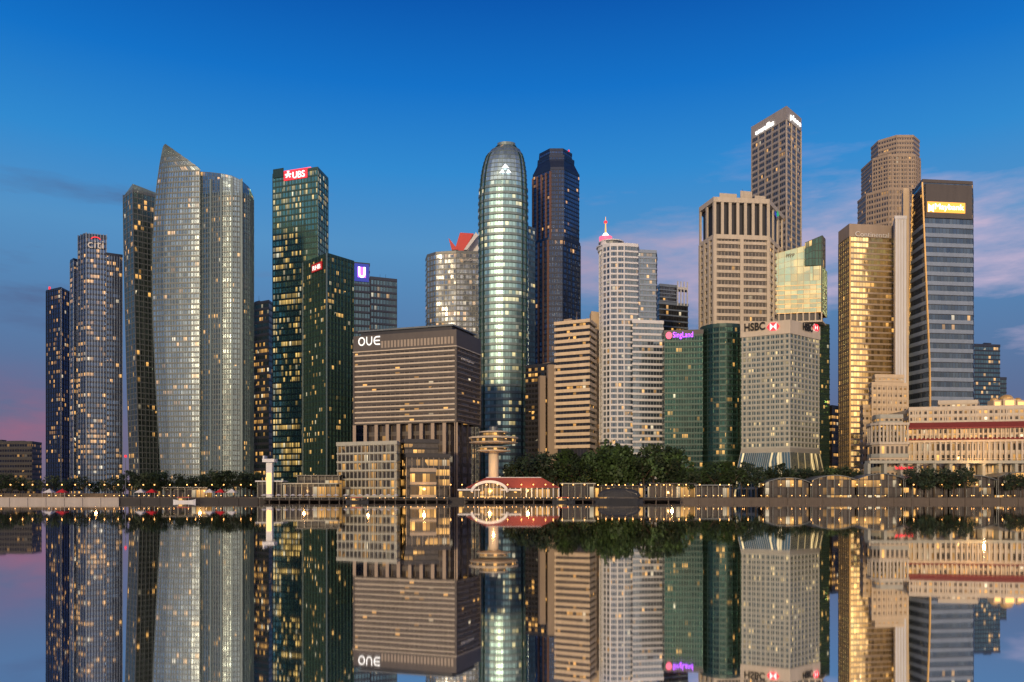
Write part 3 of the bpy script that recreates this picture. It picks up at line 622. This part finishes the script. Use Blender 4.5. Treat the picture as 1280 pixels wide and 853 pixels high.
for k,(px,w_) in enumerate([(1243,5),(1258,8),(1272,5)]):
    cx,cy=P(px,462); h0=zD+1; m=M(); m.box(cx-w_*.45,cx+w_*.45,cy-3,cy+3,h0,h0+4+w_*.25); cb=m.build('cupola_base','cream',r)
    m=M(); z_=h0+4+w_*.25; m.box(cx-w_*.3,cx+w_*.3,cy-3.2,cy-2.9,h0+1,z_-1); m.build('cupola_light','lwarm',cb)
    m=M(); 
    for j in range(5): m.cyl(cx,cy,w_*.45*math.cos(j*.3),w_*.45*math.cos((j+1)*.3),z_+w_*.35*math.sin(j*.3),z_+w_*.35*math.sin((j+1)*.3),14)
    m.build('cupola_dome','gold',cb)
# colonnaded left wing with rounded corner
p=[P(1087,470),P(1087.5,457),P(1092,450),P(1100,446),P(1132,446),P(1133,470)]
r=tower_root('hotel_wing','grey stone colonnaded wing with rounded corner at the left end of the cream hotel',p,'building')
zz=lambda y:Z(y,448)
storeys(r,offset(p,1.2),G,zz(556),4,gHt,'bank',.3,.2,roof=False); m=M(); m.prism(offset(p,1.9),zz(556),zz(553.5)); m.build('cornice','conc',r)
storeys(r,p,zz(553.5),zz(532),3,gHt,'bank',.2,.1,roof=False); fins(r,offset(p,.9),[0,1,2,3],[3,2,2,8],zz(553.5),zz(532),.7,.5,'conc',name='column')
m=M(); m.prism(offset(p,1.9),zz(532),zz(529)); m.build('cornice','conc',r); storeys(r,offset(p,-1.5),zz(529),zz(523),1,gHt,'bank',.4,.2)
# bay hotel
gBH=facade('bay_hotel_glass',(.05,.05,.05),(.16,.15,.13),2.4,.1,.1,.3,ls=.9,metal=.4,cluster=2)
p=Q(423,446,494,432,500,450); r=tower_root('waterfront_hotel','beige balconied waterfront hotel in front of the bronze striped block',p,'hotel')
storeys(r,p,G,Z(556,432),6,gBH,'bank',.2,.9); fins(r,p,[0,1],[14,3],G,Z(556,432),.4,.8,'bank',name='balcony_divider')
m=M(); m.prism(shrink(p,.8),Z(556,432),Z(551,432)); m.build('penthouse','beige',r)
gBL=facade('lantern_glass',(.1,.08,.05),(.04,.04,.04),2.0,.12,.15,.5,ls=1.7,metal=.3,cluster=2,cool=.05)
gBL3=facade('pavilion_glass',(.05,.05,.055),(.025,.025,.025),2.4,.14,.2,.33,ls=1.6,metal=.4,cluster=3,cool=.05)
p=Q(500,452,508,434,562,440); r=tower_root('glass_pavilion','dark glass pavilion with golden lit interior right of the balconied hotel',p,'building')
storeys(r,p,G,Z(572,434),4,gBL3,'dark',.2,.4); q=Q(502,452,506,440,548,444); storeys(r,q,Z(572,434)+2.1,Z(553,436),2,gBL3,'dark',.2,.4); fins(r,p,[1],[8],G,Z(572,434),.3,.5,'bronze',name='fin')
q=Q(512,438,513,432.5,545,434.5); storeys(r,q,G,Z(590,433),2,gBL,'bronze',.2,.2)
# round lookout restaurant
cx,cy=P(617,446); r=thing('lookout_tower','white round lookout restaurant on a slim shaft with a lit ring of windows','tower',(cx,cy,G))
def lath(prof,name,mat):
    m=M()
    for (r0,z0_),(r1,z1_) in zip(prof,prof[1:]): m.ring(circ(cx,cy,r0,28),z0_,circ(cx,cy,r1,28),z1_)
    m.cap(circ(cx,cy,prof[-1][0],28),prof[-1][1]); m.cap(circ(cx,cy,prof[0][0],28),prof[0][1],False); return m.build(name,mat,r)
zz=lambda y:Z(y,446)
lath([(3.0,G),(2.8,zz(575)),(2.8,zz(558))],'shaft','conc')
lath([(5,zz(566)),(9.5,zz(564.6)),(9.6,zz(563.4))],'lower_gallery','conc'); lath([(7.6,zz(563.4)),(7.6,zz(560.4))],'lower_window_ring',gBL); lath([(8.4,zz(560.4)),(8.4,zz(559.3))],'lower_roof','conc')
lath([(9,zz(555.6)),(13.2,zz(554.4)),(13.6,zz(553.2))],'bowl','conc')
lath([(12.2,zz(553.2)),(12.2,zz(549))],'window_ring',gBL); wr=lath([(13.6,zz(549)),(13.9,zz(547)),(8,zz(545.8))],'roof_ring','conc'); lath([(6.8,zz(545.8)),(6.8,zz(541.4))],'upper_window_ring',gBL); lath([(8,zz(541.4)),(8.1,zz(540)),(4,zz(538.6))],'upper_roof','conc'); lath([(2.4,zz(538.6)),(2.4,zz(534))],'plant_drum','grey')
# pier hall
cx=X(612,424); r=thing('pier_hall','white arched pier hall with long red roof on the waterfront','building',(cx,424,G))
m=M(); T=[pi*i/20 for i in range(21)]
for i in range(20):
    a,b_=T[i],T[i+1]; f=[(cx+10*math.cos(a),G+3+6*math.sin(a)),(cx+10*math.cos(b_),G+3+6*math.sin(b_)),(cx+8.8*math.cos(b_),G+2.6+5*math.sin(b_)),(cx+8.8*math.cos(a),G+2.6+5*math.sin(a))]; m.xz(f,422.5,427)
m.build('entrance_arch','white',r)
m=M(); pts=[(cx+8.8*math.cos(a),G+2.6+4.9*math.sin(a)) for a in T]+[(cx-8.8,G),(cx+8.8,G)]; m.xz(pts,425,425.3); m.build('arch_glazing',gBL,r)
for k in range(-4,5):
    m=M(); xx=cx+k*1.95; m.box(xx-.12,xx+.12,424.3,424.8,G,G+2.6+4.9*math.sqrt(max(0,1-(k*.22)**2))); m.build('arch_mullion','white',r)
x0,x1=X(584,430),X(698,430); m=M(); m.box(x0,x1,428,446,G,G+5); m.build('hall',gBL,r)
m=M(); m.xz([(x0-1,G+5),(x1+1,G+5),(x1-9,G+10.4),(x0+10,G+10.4)],427,447); m.build('roof','roofred',r); m=M(); m.box(x0+10,x1-9,436,438,G+10.4,G+11); m.build('ridge','white',r)
for k in range(18):
    xx=x0+(x1-x0)*k/17; m=M(); m.box(xx-.3,xx+.3,427,427.7,G,G+5); m.build('column','white',r)
for s_,(a,b_) in enumerate([(572,600),(626,652)]):
    m=M(); m.box(X(a,424),X(b_,424),424,427,G+3.6,G+4.4); wc=m.build('wing_canopy','white',r); m=M(); m.box(X(a,424)+.4,X(b_,424)-.4,425.5,426,G,G+3.6); m.build('wing_window',gBL,r)
# jetties
def deck(pl,pr_,y0,y1,lab,z=1.4):
    x0,x1=X(pl,y0),X(pr_,y0); r=thing('jetty',lab,'jetty',((x0+x1)/2,y0,0)); m=M(); m.box(x0,x1,y0,y1,z-.35,z); m.build('deck','timber',r)
    k=max(3,int((x1-x0)/5))
    for i in range(k+1):
        xx=x0+.4+(x1-x0-.8)*i/k; m=M(); m.cyl(xx,y0+.4,.28,.28,-2,z-.35,8); m.build('pile','stone',r)
        m=M(); m.bar((xx,y0+.15,z),(xx,y0+.15,z+1.1),.06,4); m.build('rail_post','grey',r)
    m=M(); m.box(x0,x1,y0+.1,y0+.2,z+1.05,z+1.15); m.build('handrail','grey',r)
deck(580,742,413,420.9,'long timber jetty on piles in front of the arched pier hall'); deck(323,425,412,420.9,'timber jetty left of the balconied waterfront hotel'); deck(804,852,414,420.9,'short timber jetty right of the dark domed boat'); deck(428,560,415,420.9,'timber jetty along the front of the balconied hotel')
# dark domed boat
cx=X(774,408); r=thing('domed_boat','dark domed passenger boat moored in front of the trees','boat',(cx,408,0))
st=[(-12,0.3,.9),(-10,2.2,.3),(-5,3,.1),(4,3,.1),(9,2.4,.3),(12,.3,1.2)]
def hull(zt_,zb_):
    m=M()
    for (a,wa,ba),(b_,wb,bb) in zip(st,st[1:]):
        for sgn in(1,-1):
            q=[(cx+a,408-wa*sgn,zt_),(cx+b_,408-wb*sgn,zt_),(cx+b_,408-wb*.6*sgn,zb_),(cx+a,408-wa*.6*sgn,zb_)]
            m.face(q[::-1] if sgn>0 else q)
        m.face([(cx+a,408-wa,zt_),(cx+b_,408-wb,zt_),(cx+b_,408+wb,zt_),(cx+a,408+wa,zt_)])
    return m
hull(2,-.5).build('hull','tarp',r)
m=M()
for i in range(8):
    a,b_=pi/2*i/8,pi/2*(i+1)/8
    def e(t): return [(cx+11*math.cos(t)**.7*math.cos(u),408+2.8*math.cos(t)**.6*math.sin(u),2.9+4.4*math.sin(t)) for u in [2*pi*k/24 for k in range(24)]]
    A_,B_=e(a),e(b_ if i<7 else pi/2-.02)
    for k in range(24): j=(k+1)%24; m.face([A_[k],A_[j],B_[j],B_[k]])
dc=m.build('domed_canopy','tarp',r)
m=M(); m.ring(circ(cx,408,10.3,24,2.7),2,circ(cx,408,10.3,24,2.7),2.9); m.build('window_strip',gBL3,r)
for k in range(-3,4):
    m=M(); pts=[(cx+k*3.0*math.cos(t),408-2.85*math.cos(t)**.6,2.9+4.45*math.sin(t)*math.sqrt(1-(k/4.2)**2)) for t in [pi/2*.95*j/6 for j in range(7)]]
    for a,b_ in zip(pts,pts[1:]): m.bar(a,b_,.12,4)
    m.build('canopy_rib','dark',dc)
def boat(px,Y,lab,mt='white'):
    x=X(px,Y); r=thing('river_boat',lab,'boat',(x,Y,0),); m=M()
    s2=[(-5.5,.3,1.5),(-3.5,1.2,1.1),(2,1.5,1),(5,.9,1.3),(6,.2,1.7)]
    for (a,wa,za),(b_,wb,zb_) in zip(s2,s2[1:]):
        m.face([(x+a,Y-wa*.6,-.3),(x+b_,Y-wb*.6,-.3),(x+b_,Y-wb,zb_),(x+a,Y-wa,za)]); m.face([(x+b_,Y+wb*.6,-.3),(x+a,Y+wa*.6,-.3),(x+a,Y+wa,za),(x+b_,Y+wb,zb_)]); m.face([(x+a,Y-wa,za-.3),(x+b_,Y-wb,zb_-.3),(x+b_,Y+wb,zb_-.3),(x+a,Y+wa,za-.3)])
    m.build('hull',mt,r); m=M(); m.box(x-3.2,x+3,Y-1.1,Y+1.1,2.5,2.7); m.build('canopy','redpaint',r); m=M(); m.box(x-2.6,x+1.5,Y-.9,Y+.9,1,2.1); m.build('cabin',gBL,r)
    for a in(-3,2.8):
        m=M(); m.bar((x+a,Y-1,1),(x+a,Y-1,2.5),.06,4); m.build('post','white',r)
boat(446,408,'small boat moored by the balconied hotel jetty','tarp'); boat(704,408,'small boat moored at the right end of the long timber jetty','tarp'); boat(230,414,'small boat moored off the dark promenade at left')
# white lift tower + low pavilions left of hotel
x=X(337,430); r=thing('jetty_tower','small white lift tower with square cap on the left waterfront','tower',(x,430,G))
m=M(); m.box(x-1.6,x+1.6,429,432,G,Z(578,430)); m.build('shaft','white',r); m=M(); m.box(x-3.2,x+3.2,427.5,433.5,Z(578,430),Z(574,430)); cp=m.build('cap','white',r); m=M(); m.box(x-3,x-2.2,427.8,433.2,Z(574,430),Z(570,430)); m.build('cap_fin','white',cp); m=M(); m.box(x-1.2,x+1.2,428.8,428.98,G+2,G+13); m.build('light_strip','lwarm',r)
def pavil(pl,pr_,pt,Y,lab,rm,gm=None,k=5):
    x0,x1=X(pl,Y),X(pr_,Y); zt_=Z(pt,Y); r=thing('pavilion',lab,'pavilion',((x0+x1)/2,Y,G)); m=M(); m.box(x0,x1,Y+1.2,Y+8,G,zt_-.6); m.build('glazed_hall',gm or gBL3,r)
    m=M(); m.box(x0-1,x1+1,Y-1,Y+9,zt_-.6,zt_); m.build('roof',rm,r)
    for i in range(k+1):
        xx=x0+(x1-x0)*i/k; m=M(); m.cyl(xx,Y-.3,.16,.16,G,zt_-.6,8); m.build('column','bank',r)
pavil(322,352,601,432,'low white roofed jetty pavilion under the small white lift tower','white'); pavil(356,420,604,427,'long low pavilion with pale flat roof left of the balconied hotel','bank',k=9); pavil(372,424,594,438,'upper terrace pavilion with dark roof left of the balconied hotel','dark',k=6)
pavil(703,742,604,430,'low lit kiosk between the pier hall and the domed boat','bank')
pavil(812,868,604,436,'low amber lit restaurant under the trees right of the domed boat','dark',gBL3,8)
pavil(870,912,606,432,'small lit cafe left of the bank tower base','grey',gBL3,6)
pavil(744,806,607,438,'long low amber lit bar under the tree clump behind the domed boat','dark',gBL,8)
pavil(205,258,609,436,'low lit kiosk row at the foot of the residential towers','dark',gBL3,6)
# wave-roof waterfront halls
gBL2=facade('dim_hall_glass',(.04,.04,.045),(.02,.02,.02),2.2,.12,.1,.22,ls=1.2,metal=.4,cluster=2)
def wave(pl,pr_,pt,Y,lab):
    x0,x1=X(pl,Y),X(pr_,Y); zt_=Z(pt,Y); r=thing('wave_roof_hall',lab,'building',((x0+x1)/2,Y,G)); K=24
    top=[(x0+(x1-x0)*i/K, zt_-2.6*(2*i/K-1)**2) for i in range(K+1)]
    m=M()
    for a,b_ in zip(top,top[1:]): m.xz([(a[0],a[1]-.4),(b_[0],b_[1]-.4),b_,a],Y-2,Y+16)
    m.build('wave_roof','grey',r); m=M(); m.xz([(x0+.6,G),(x1-.6,G)]+[(min(max(a,x0+.6),x1-.6),b_-.45) for a,b_ in top[::-1]],Y,Y+14); m.build('glazed_hall',gBL2,r)
    for i in range(0,K+1,4):
        m=M(); m.cyl(top[i][0],Y-1.2,.15,.15,G,top[i][1]-.4,8); m.build('column','grey',r)
for i,(a,b_) in enumerate([(956,1012),(1014,1070),(1072,1128),(1130,1186),(1188,1244),(1246,1302)]):
    wave(a,b_,[597,594,592,593,594,590][i],430,['first','second','third','fourth','fifth','sixth'][i]+' curved roof glass hall from the left along the right waterfront')
# viaduct
r=thing('viaduct','pale arched viaduct with balustrade in front of the cream hotel','bridge',(X(1190,440),442,G)); x0,x1=X(1085,442),X(1330,442)
zt_=Z(576,442); m=M(); m.box(x0,x1,440,446,zt_-1.6,zt_); m.build('deck','bank',r)
for i in range(13):
    xx=x0+(x1-x0)*i/12; m=M(); m.box(xx-.8,xx+.8,440.5,445.5,G,zt_-1.6); m.build('pier','bank',r)
    m=M(); m.box(xx-.3,xx+.3,439.8,440.4,zt_,zt_+1.4); m.build('parapet_post','cream',r)
m=M(); m.box(x0,x1,439.9,440.2,zt_+.9,zt_+1.1); m.build('handrail','cream',r)
text(r,'The Fullerton Hotel',(x0,439.7),(x1,439.7),1118,1141,583,587,'lred',.3)
# quay walls
def wall(pl,pr_,y0,y1,z0,z1,lab,mat='stone',cop='stone'):
    x0,x1=X(pl,y0),X(pr_,y0); r=thing('quay_wall',lab,'wall',((x0+x1)/2,y0,z0)); m=M(); m.box(x0,x1,y0,y1,z0,z1); m.build('wall_face',mat,r); m=M(); m.box(x0-.1,x1+.1,y0-.15,y1+.15,z1,z1+.25); m.build('coping',cop,r)
    k=int((x1-x0)/9)
    for i in range(k+1):
        xx=x0+(x1-x0)*i/k; m=M(); m.box(xx-.35,xx+.35,y0-.35,y0-.02,z0,z1); m.build('buttress',mat,r)
wall(-80,148,419.6,424,-1,G-.1,'sunlit stone quay wall at the far left waterline','ashgrey','beige'); wall(-80,150,440,441,G,4.4,'raised stone terrace wall above the far left quay'); wall(150,322,420.2,420.98,-1,G-.3,'dark quay wall below the residential towers','pave'); wall(852,1340,419.8,420.98,-1,G-.3,'long stone quay wall along the right waterfront')

# ------------------------------------------------------------------ trees
def tree_mesh(seed,h,rad,leaf):
    rr=random.Random(seed); tr=M(); tr.bar((0,0,0),(.2,.1,h*.45),.35,7,.22)
    for i in range(5):
        t=2*pi*i/5+rr.random(); tr.bar((.2,.1,h*.38),(rad*.6*math.cos(t),rad*.6*math.sin(t),h*.7),.18,5,.06)
    cr=M()
    cl=[]
    for i in range(26):
        t=rr.random()*2*pi; q=rad*math.sqrt(rr.random())*.85; z_=h*rr.uniform(.36,.92); q*=math.sqrt(max(.1,1-((z_/h-.6)/.42)**2)); cl.append((q*math.cos(t),q*math.sin(t),z_,rr.uniform(.9,1.9)))
    for c in cl:
        for k in range(42):
            v=Vector((rr.gauss(0,1),rr.gauss(0,1),rr.gauss(0,.8))).normalized()*c[3]*rr.uniform(.6,1.1); p=Vector(c[:3])+v
            a=Vector((rr.gauss(0,1),rr.gauss(0,1),rr.gauss(0,1))).normalized(); b_=a.orthogonal().normalized(); s=rr.uniform(.25,.5)
            cr.face([p-a*s,p-b_*s*.7,p+a*s,p+b_*s*.7])
    return tr,cr
meshes=[]
for k,(h,rad) in enumerate([(13,5.5),(11,5),(9,4),(15,5.5)]):
    tr,cr=tree_mesh(k+3,h,rad,0)
    a=tr.build('trunk','bark'); b_=cr.build('crown','leaf' if k%2==0 else 'leaf2'); meshes.append((a.data,b_.data,h)); bpy.data.objects.remove(a); bpy.data.objects.remove(b_)
def tree(px,Y,top,lab,grp,k):
    x=X(px,Y); hh=Z(top,Y)-G; a,b_,h=meshes[k]; s=hh/h
    r=bpy.data.objects.new('tree',None); C.objects.link(r); r.location=(x,Y,G); r.scale=(s*R.uniform(.95,1.2),s,s); r.rotation_euler=(0,0,R.random()*6); r['label']=lab;r['category']='tree';r['group']=grp
    t=bpy.data.objects.new('trunk',a); C.objects.link(t); t.parent=r; c=bpy.data.objects.new('crown',b_); C.objects.link(c); c.parent=r
for px in range(708,846,9): tree(px+R.uniform(-3,3),R.uniform(446,462),R.uniform(554,570),'tall leafy tree in the dense clump behind the domed boat','trees in the clump behind the domed boat',R.choice([0,2,0,3]))
for px in range(640,706,11): tree(px+R.uniform(-2,2),R.uniform(452,466),R.uniform(562,580),'leafy tree behind the long red pier roof','trees behind the red pier roof',R.choice([1,3]))
for px in range(846,960,9): tree(px+R.uniform(-3,3),R.uniform(438,450),R.uniform(576,592),'small tree on the promenade before the green drum ended tower and the bank','trees before the green tower and bank',R.choice([0,1,3]))
for px in range(156,325,8): tree(px+R.uniform(-3,3),R.uniform(438,452),R.uniform(586,602),'small dark tree along the foot of the residential towers','trees at the foot of the residential towers',R.choice([1,3]))
for px in range(0,152,13): tree(px+R.uniform(-3,3),R.uniform(446,456),R.uniform(590,602),'small tree behind the far left terrace wall','trees behind the far left terrace',R.choice([1,3]))
for px in list(range(966,1086,12)): tree(px+R.uniform(-3,3),R.uniform(446,454),R.uniform(577,590),'tree behind the curved roof halls, left of the cream hotel','trees left of the cream hotel',R.choice([0,1,3]))
for px in list(range(1146,1215,12))+[1268,1279]: tree(px+R.uniform(-2,2),425,R.uniform(583,594),'small tree standing before the curved roof halls','trees before the curved roof halls',R.choice([1,3]))

# ------------------------------------------------------------------ street lamps and low lights
def keep(a): d_=a.data; bpy.data.objects.remove(a); return d_
lm=M(); lm.bar((0,0,0),(0,0,6.5),.09,6,.06); LA=keep(lm.build('lamp_post','dark')); lh=M(); lh.cyl(0,0,.32,.2,6.5,7.0,8); LB=keep(lh.build('lamp_head','lamp'))
lm=M(); lm.cyl(0,0,.14,.12,0,.8,8); BA=keep(lm.build('bollard_post','dark')); lh=M(); lh.cyl(0,0,.2,.14,.8,1.15,8); BB=keep(lh.build('bollard_head','lamp'))
def lamp(px,Y,lab,grp,kind=0,z=G):
    r=bpy.data.objects.new(['street_lamp','bollard_light'][kind],None); C.objects.link(r); r.location=(X(px,Y),Y,z); r['label']=lab;r['category']=['street lamp','bollard light'][kind];r['group']=grp
    for nm,d_ in ((('lamp_post',LA),('lamp_head',LB)),(('bollard_post',BA),('bollard_head',BB)))[kind]: o=bpy.data.objects.new(nm,d_); C.objects.link(o); o.parent=r
for px in range(10,320,17): lamp(px+R.uniform(-4,4),428 if px<150 else 430,'lit street lamp on the left promenade','street lamps on the left promenade')
for px in range(858,1280,19): lamp(px+R.uniform(-5,5),424,'lit street lamp on the right promenade','street lamps on the right promenade')
for px in range(566,745,14): lamp(px+R.uniform(-4,4),422.5,'lit street lamp beside the long jetty','street lamps beside the long jetty')
for px in range(748,852,9): lamp(px+R.uniform(-3,3),R.uniform(428,440),'lit street lamp under the tree clump behind the domed boat','street lamps under the tree clump')
for px in range(4,320,8):
    if R.random()<.6: lamp(px+R.uniform(-3,3),425,'small lit bollard along the edge of the left promenade','bollard lights on the left promenade',1)
for px in range(856,1280,7):
    if R.random()<.55: lamp(px+R.uniform(-3,3),422,'small lit bollard along the edge of the right promenade','bollard lights on the right promenade',1)
for px in range(584,742,7): lamp(px+R.uniform(-2,2),414,'small lit bollard on the long timber jetty','bollard lights on the long jetty',1,1.4)
for px in range(434,560,8):
    if R.random()<.7: lamp(px+R.uniform(-2,2),416,'small lit bollard on the hotel jetty','bollard lights on the hotel jetty',1,1.4)
x=X(157,432); r=thing('beacon_mast','tall slim mast with a red light rising from the left promenade','mast',(x,432,G)); m=M(); m.bar((x,432,G),(x,432,Z(572,432)),.25,6,.12); m.build('pole','grey',r); m=M(); m.cyl(x,432,.6,.6,Z(572,432),Z(569,432),8); m.build('light','lred',r)
def marquee(px,Y,lab,mt,grp=None):
    x=X(px,Y); r=thing('marquee',lab,'tent',(x,Y,G),grp); m=M(); sq=[(x-2.5,Y-2.5),(x+2.5,Y-2.5),(x+2.5,Y+2.5),(x-2.5,Y+2.5)]
    m.ring(sq,G+2.5,[(x,Y)]*4,G+4.6); m.build('canopy',mt,r)
    for c in sq: m=M(); m.bar((*c,G),(*c,G+2.5),.07,4); m.build('pole','white',r)
for i,px in enumerate([62,78,176,190,262,276,290]): marquee(px,430 if px>150 else 429,'small red peaked marquee on the left promenade' if i%2 else 'small white peaked marquee on the left promenade','redpaint' if i%2 else 'canvas','red marquees on the left promenade' if i%2 else 'white marquees on the left promenade')
def parasol(px,Y,z,lab,mt,grp):
    x=X(px,Y); r=thing('parasol',lab,'parasol',(x,Y,z),grp); m=M(); m.bar((x,Y,z),(x,Y,z+2.6),.06,5); m.build('pole','white',r); m=M(); m.ring(circ(x,Y,1.7,8),z+2.1,circ(x,Y,.05,8),z+2.9); m.build('canopy',mt,r)
for px in range(330,424,9): parasol(px,416,1.4,'white parasol open on the jetty left of the hotel','canvas','parasols on the left jetty')
for px in range(432,500,9): parasol(px,418,1.4,'white parasol open on the jetty before the balconied hotel','canvas','parasols before the balconied hotel')
for i,(px,Y,z_,e_) in enumerate([(460,424,7,1000),(530,426,7,3000),(612,418,6,2000),(617,436,18,2000),(660,421,6,2500),(735,438,5,3500),(765,440,5,3500),(800,440,5,3500),(840,432,5,3000),(890,434,5,2500),(960,440,8,2000),(1120,432,9,3000),(1230,432,24,7000),(60,434,6,800),(120,434,6,800),(250,434,6,800),(380,424,6,1000)]):
    l=bpy.data.lights.new('waterfront_light','POINT'); l.energy=e_; l.color=(1,.5,.16); l.shadow_soft_size=.6; o=bpy.data.objects.new('waterfront_light',l); C.objects.link(o); o.location=(X(px,Y),Y,z_)
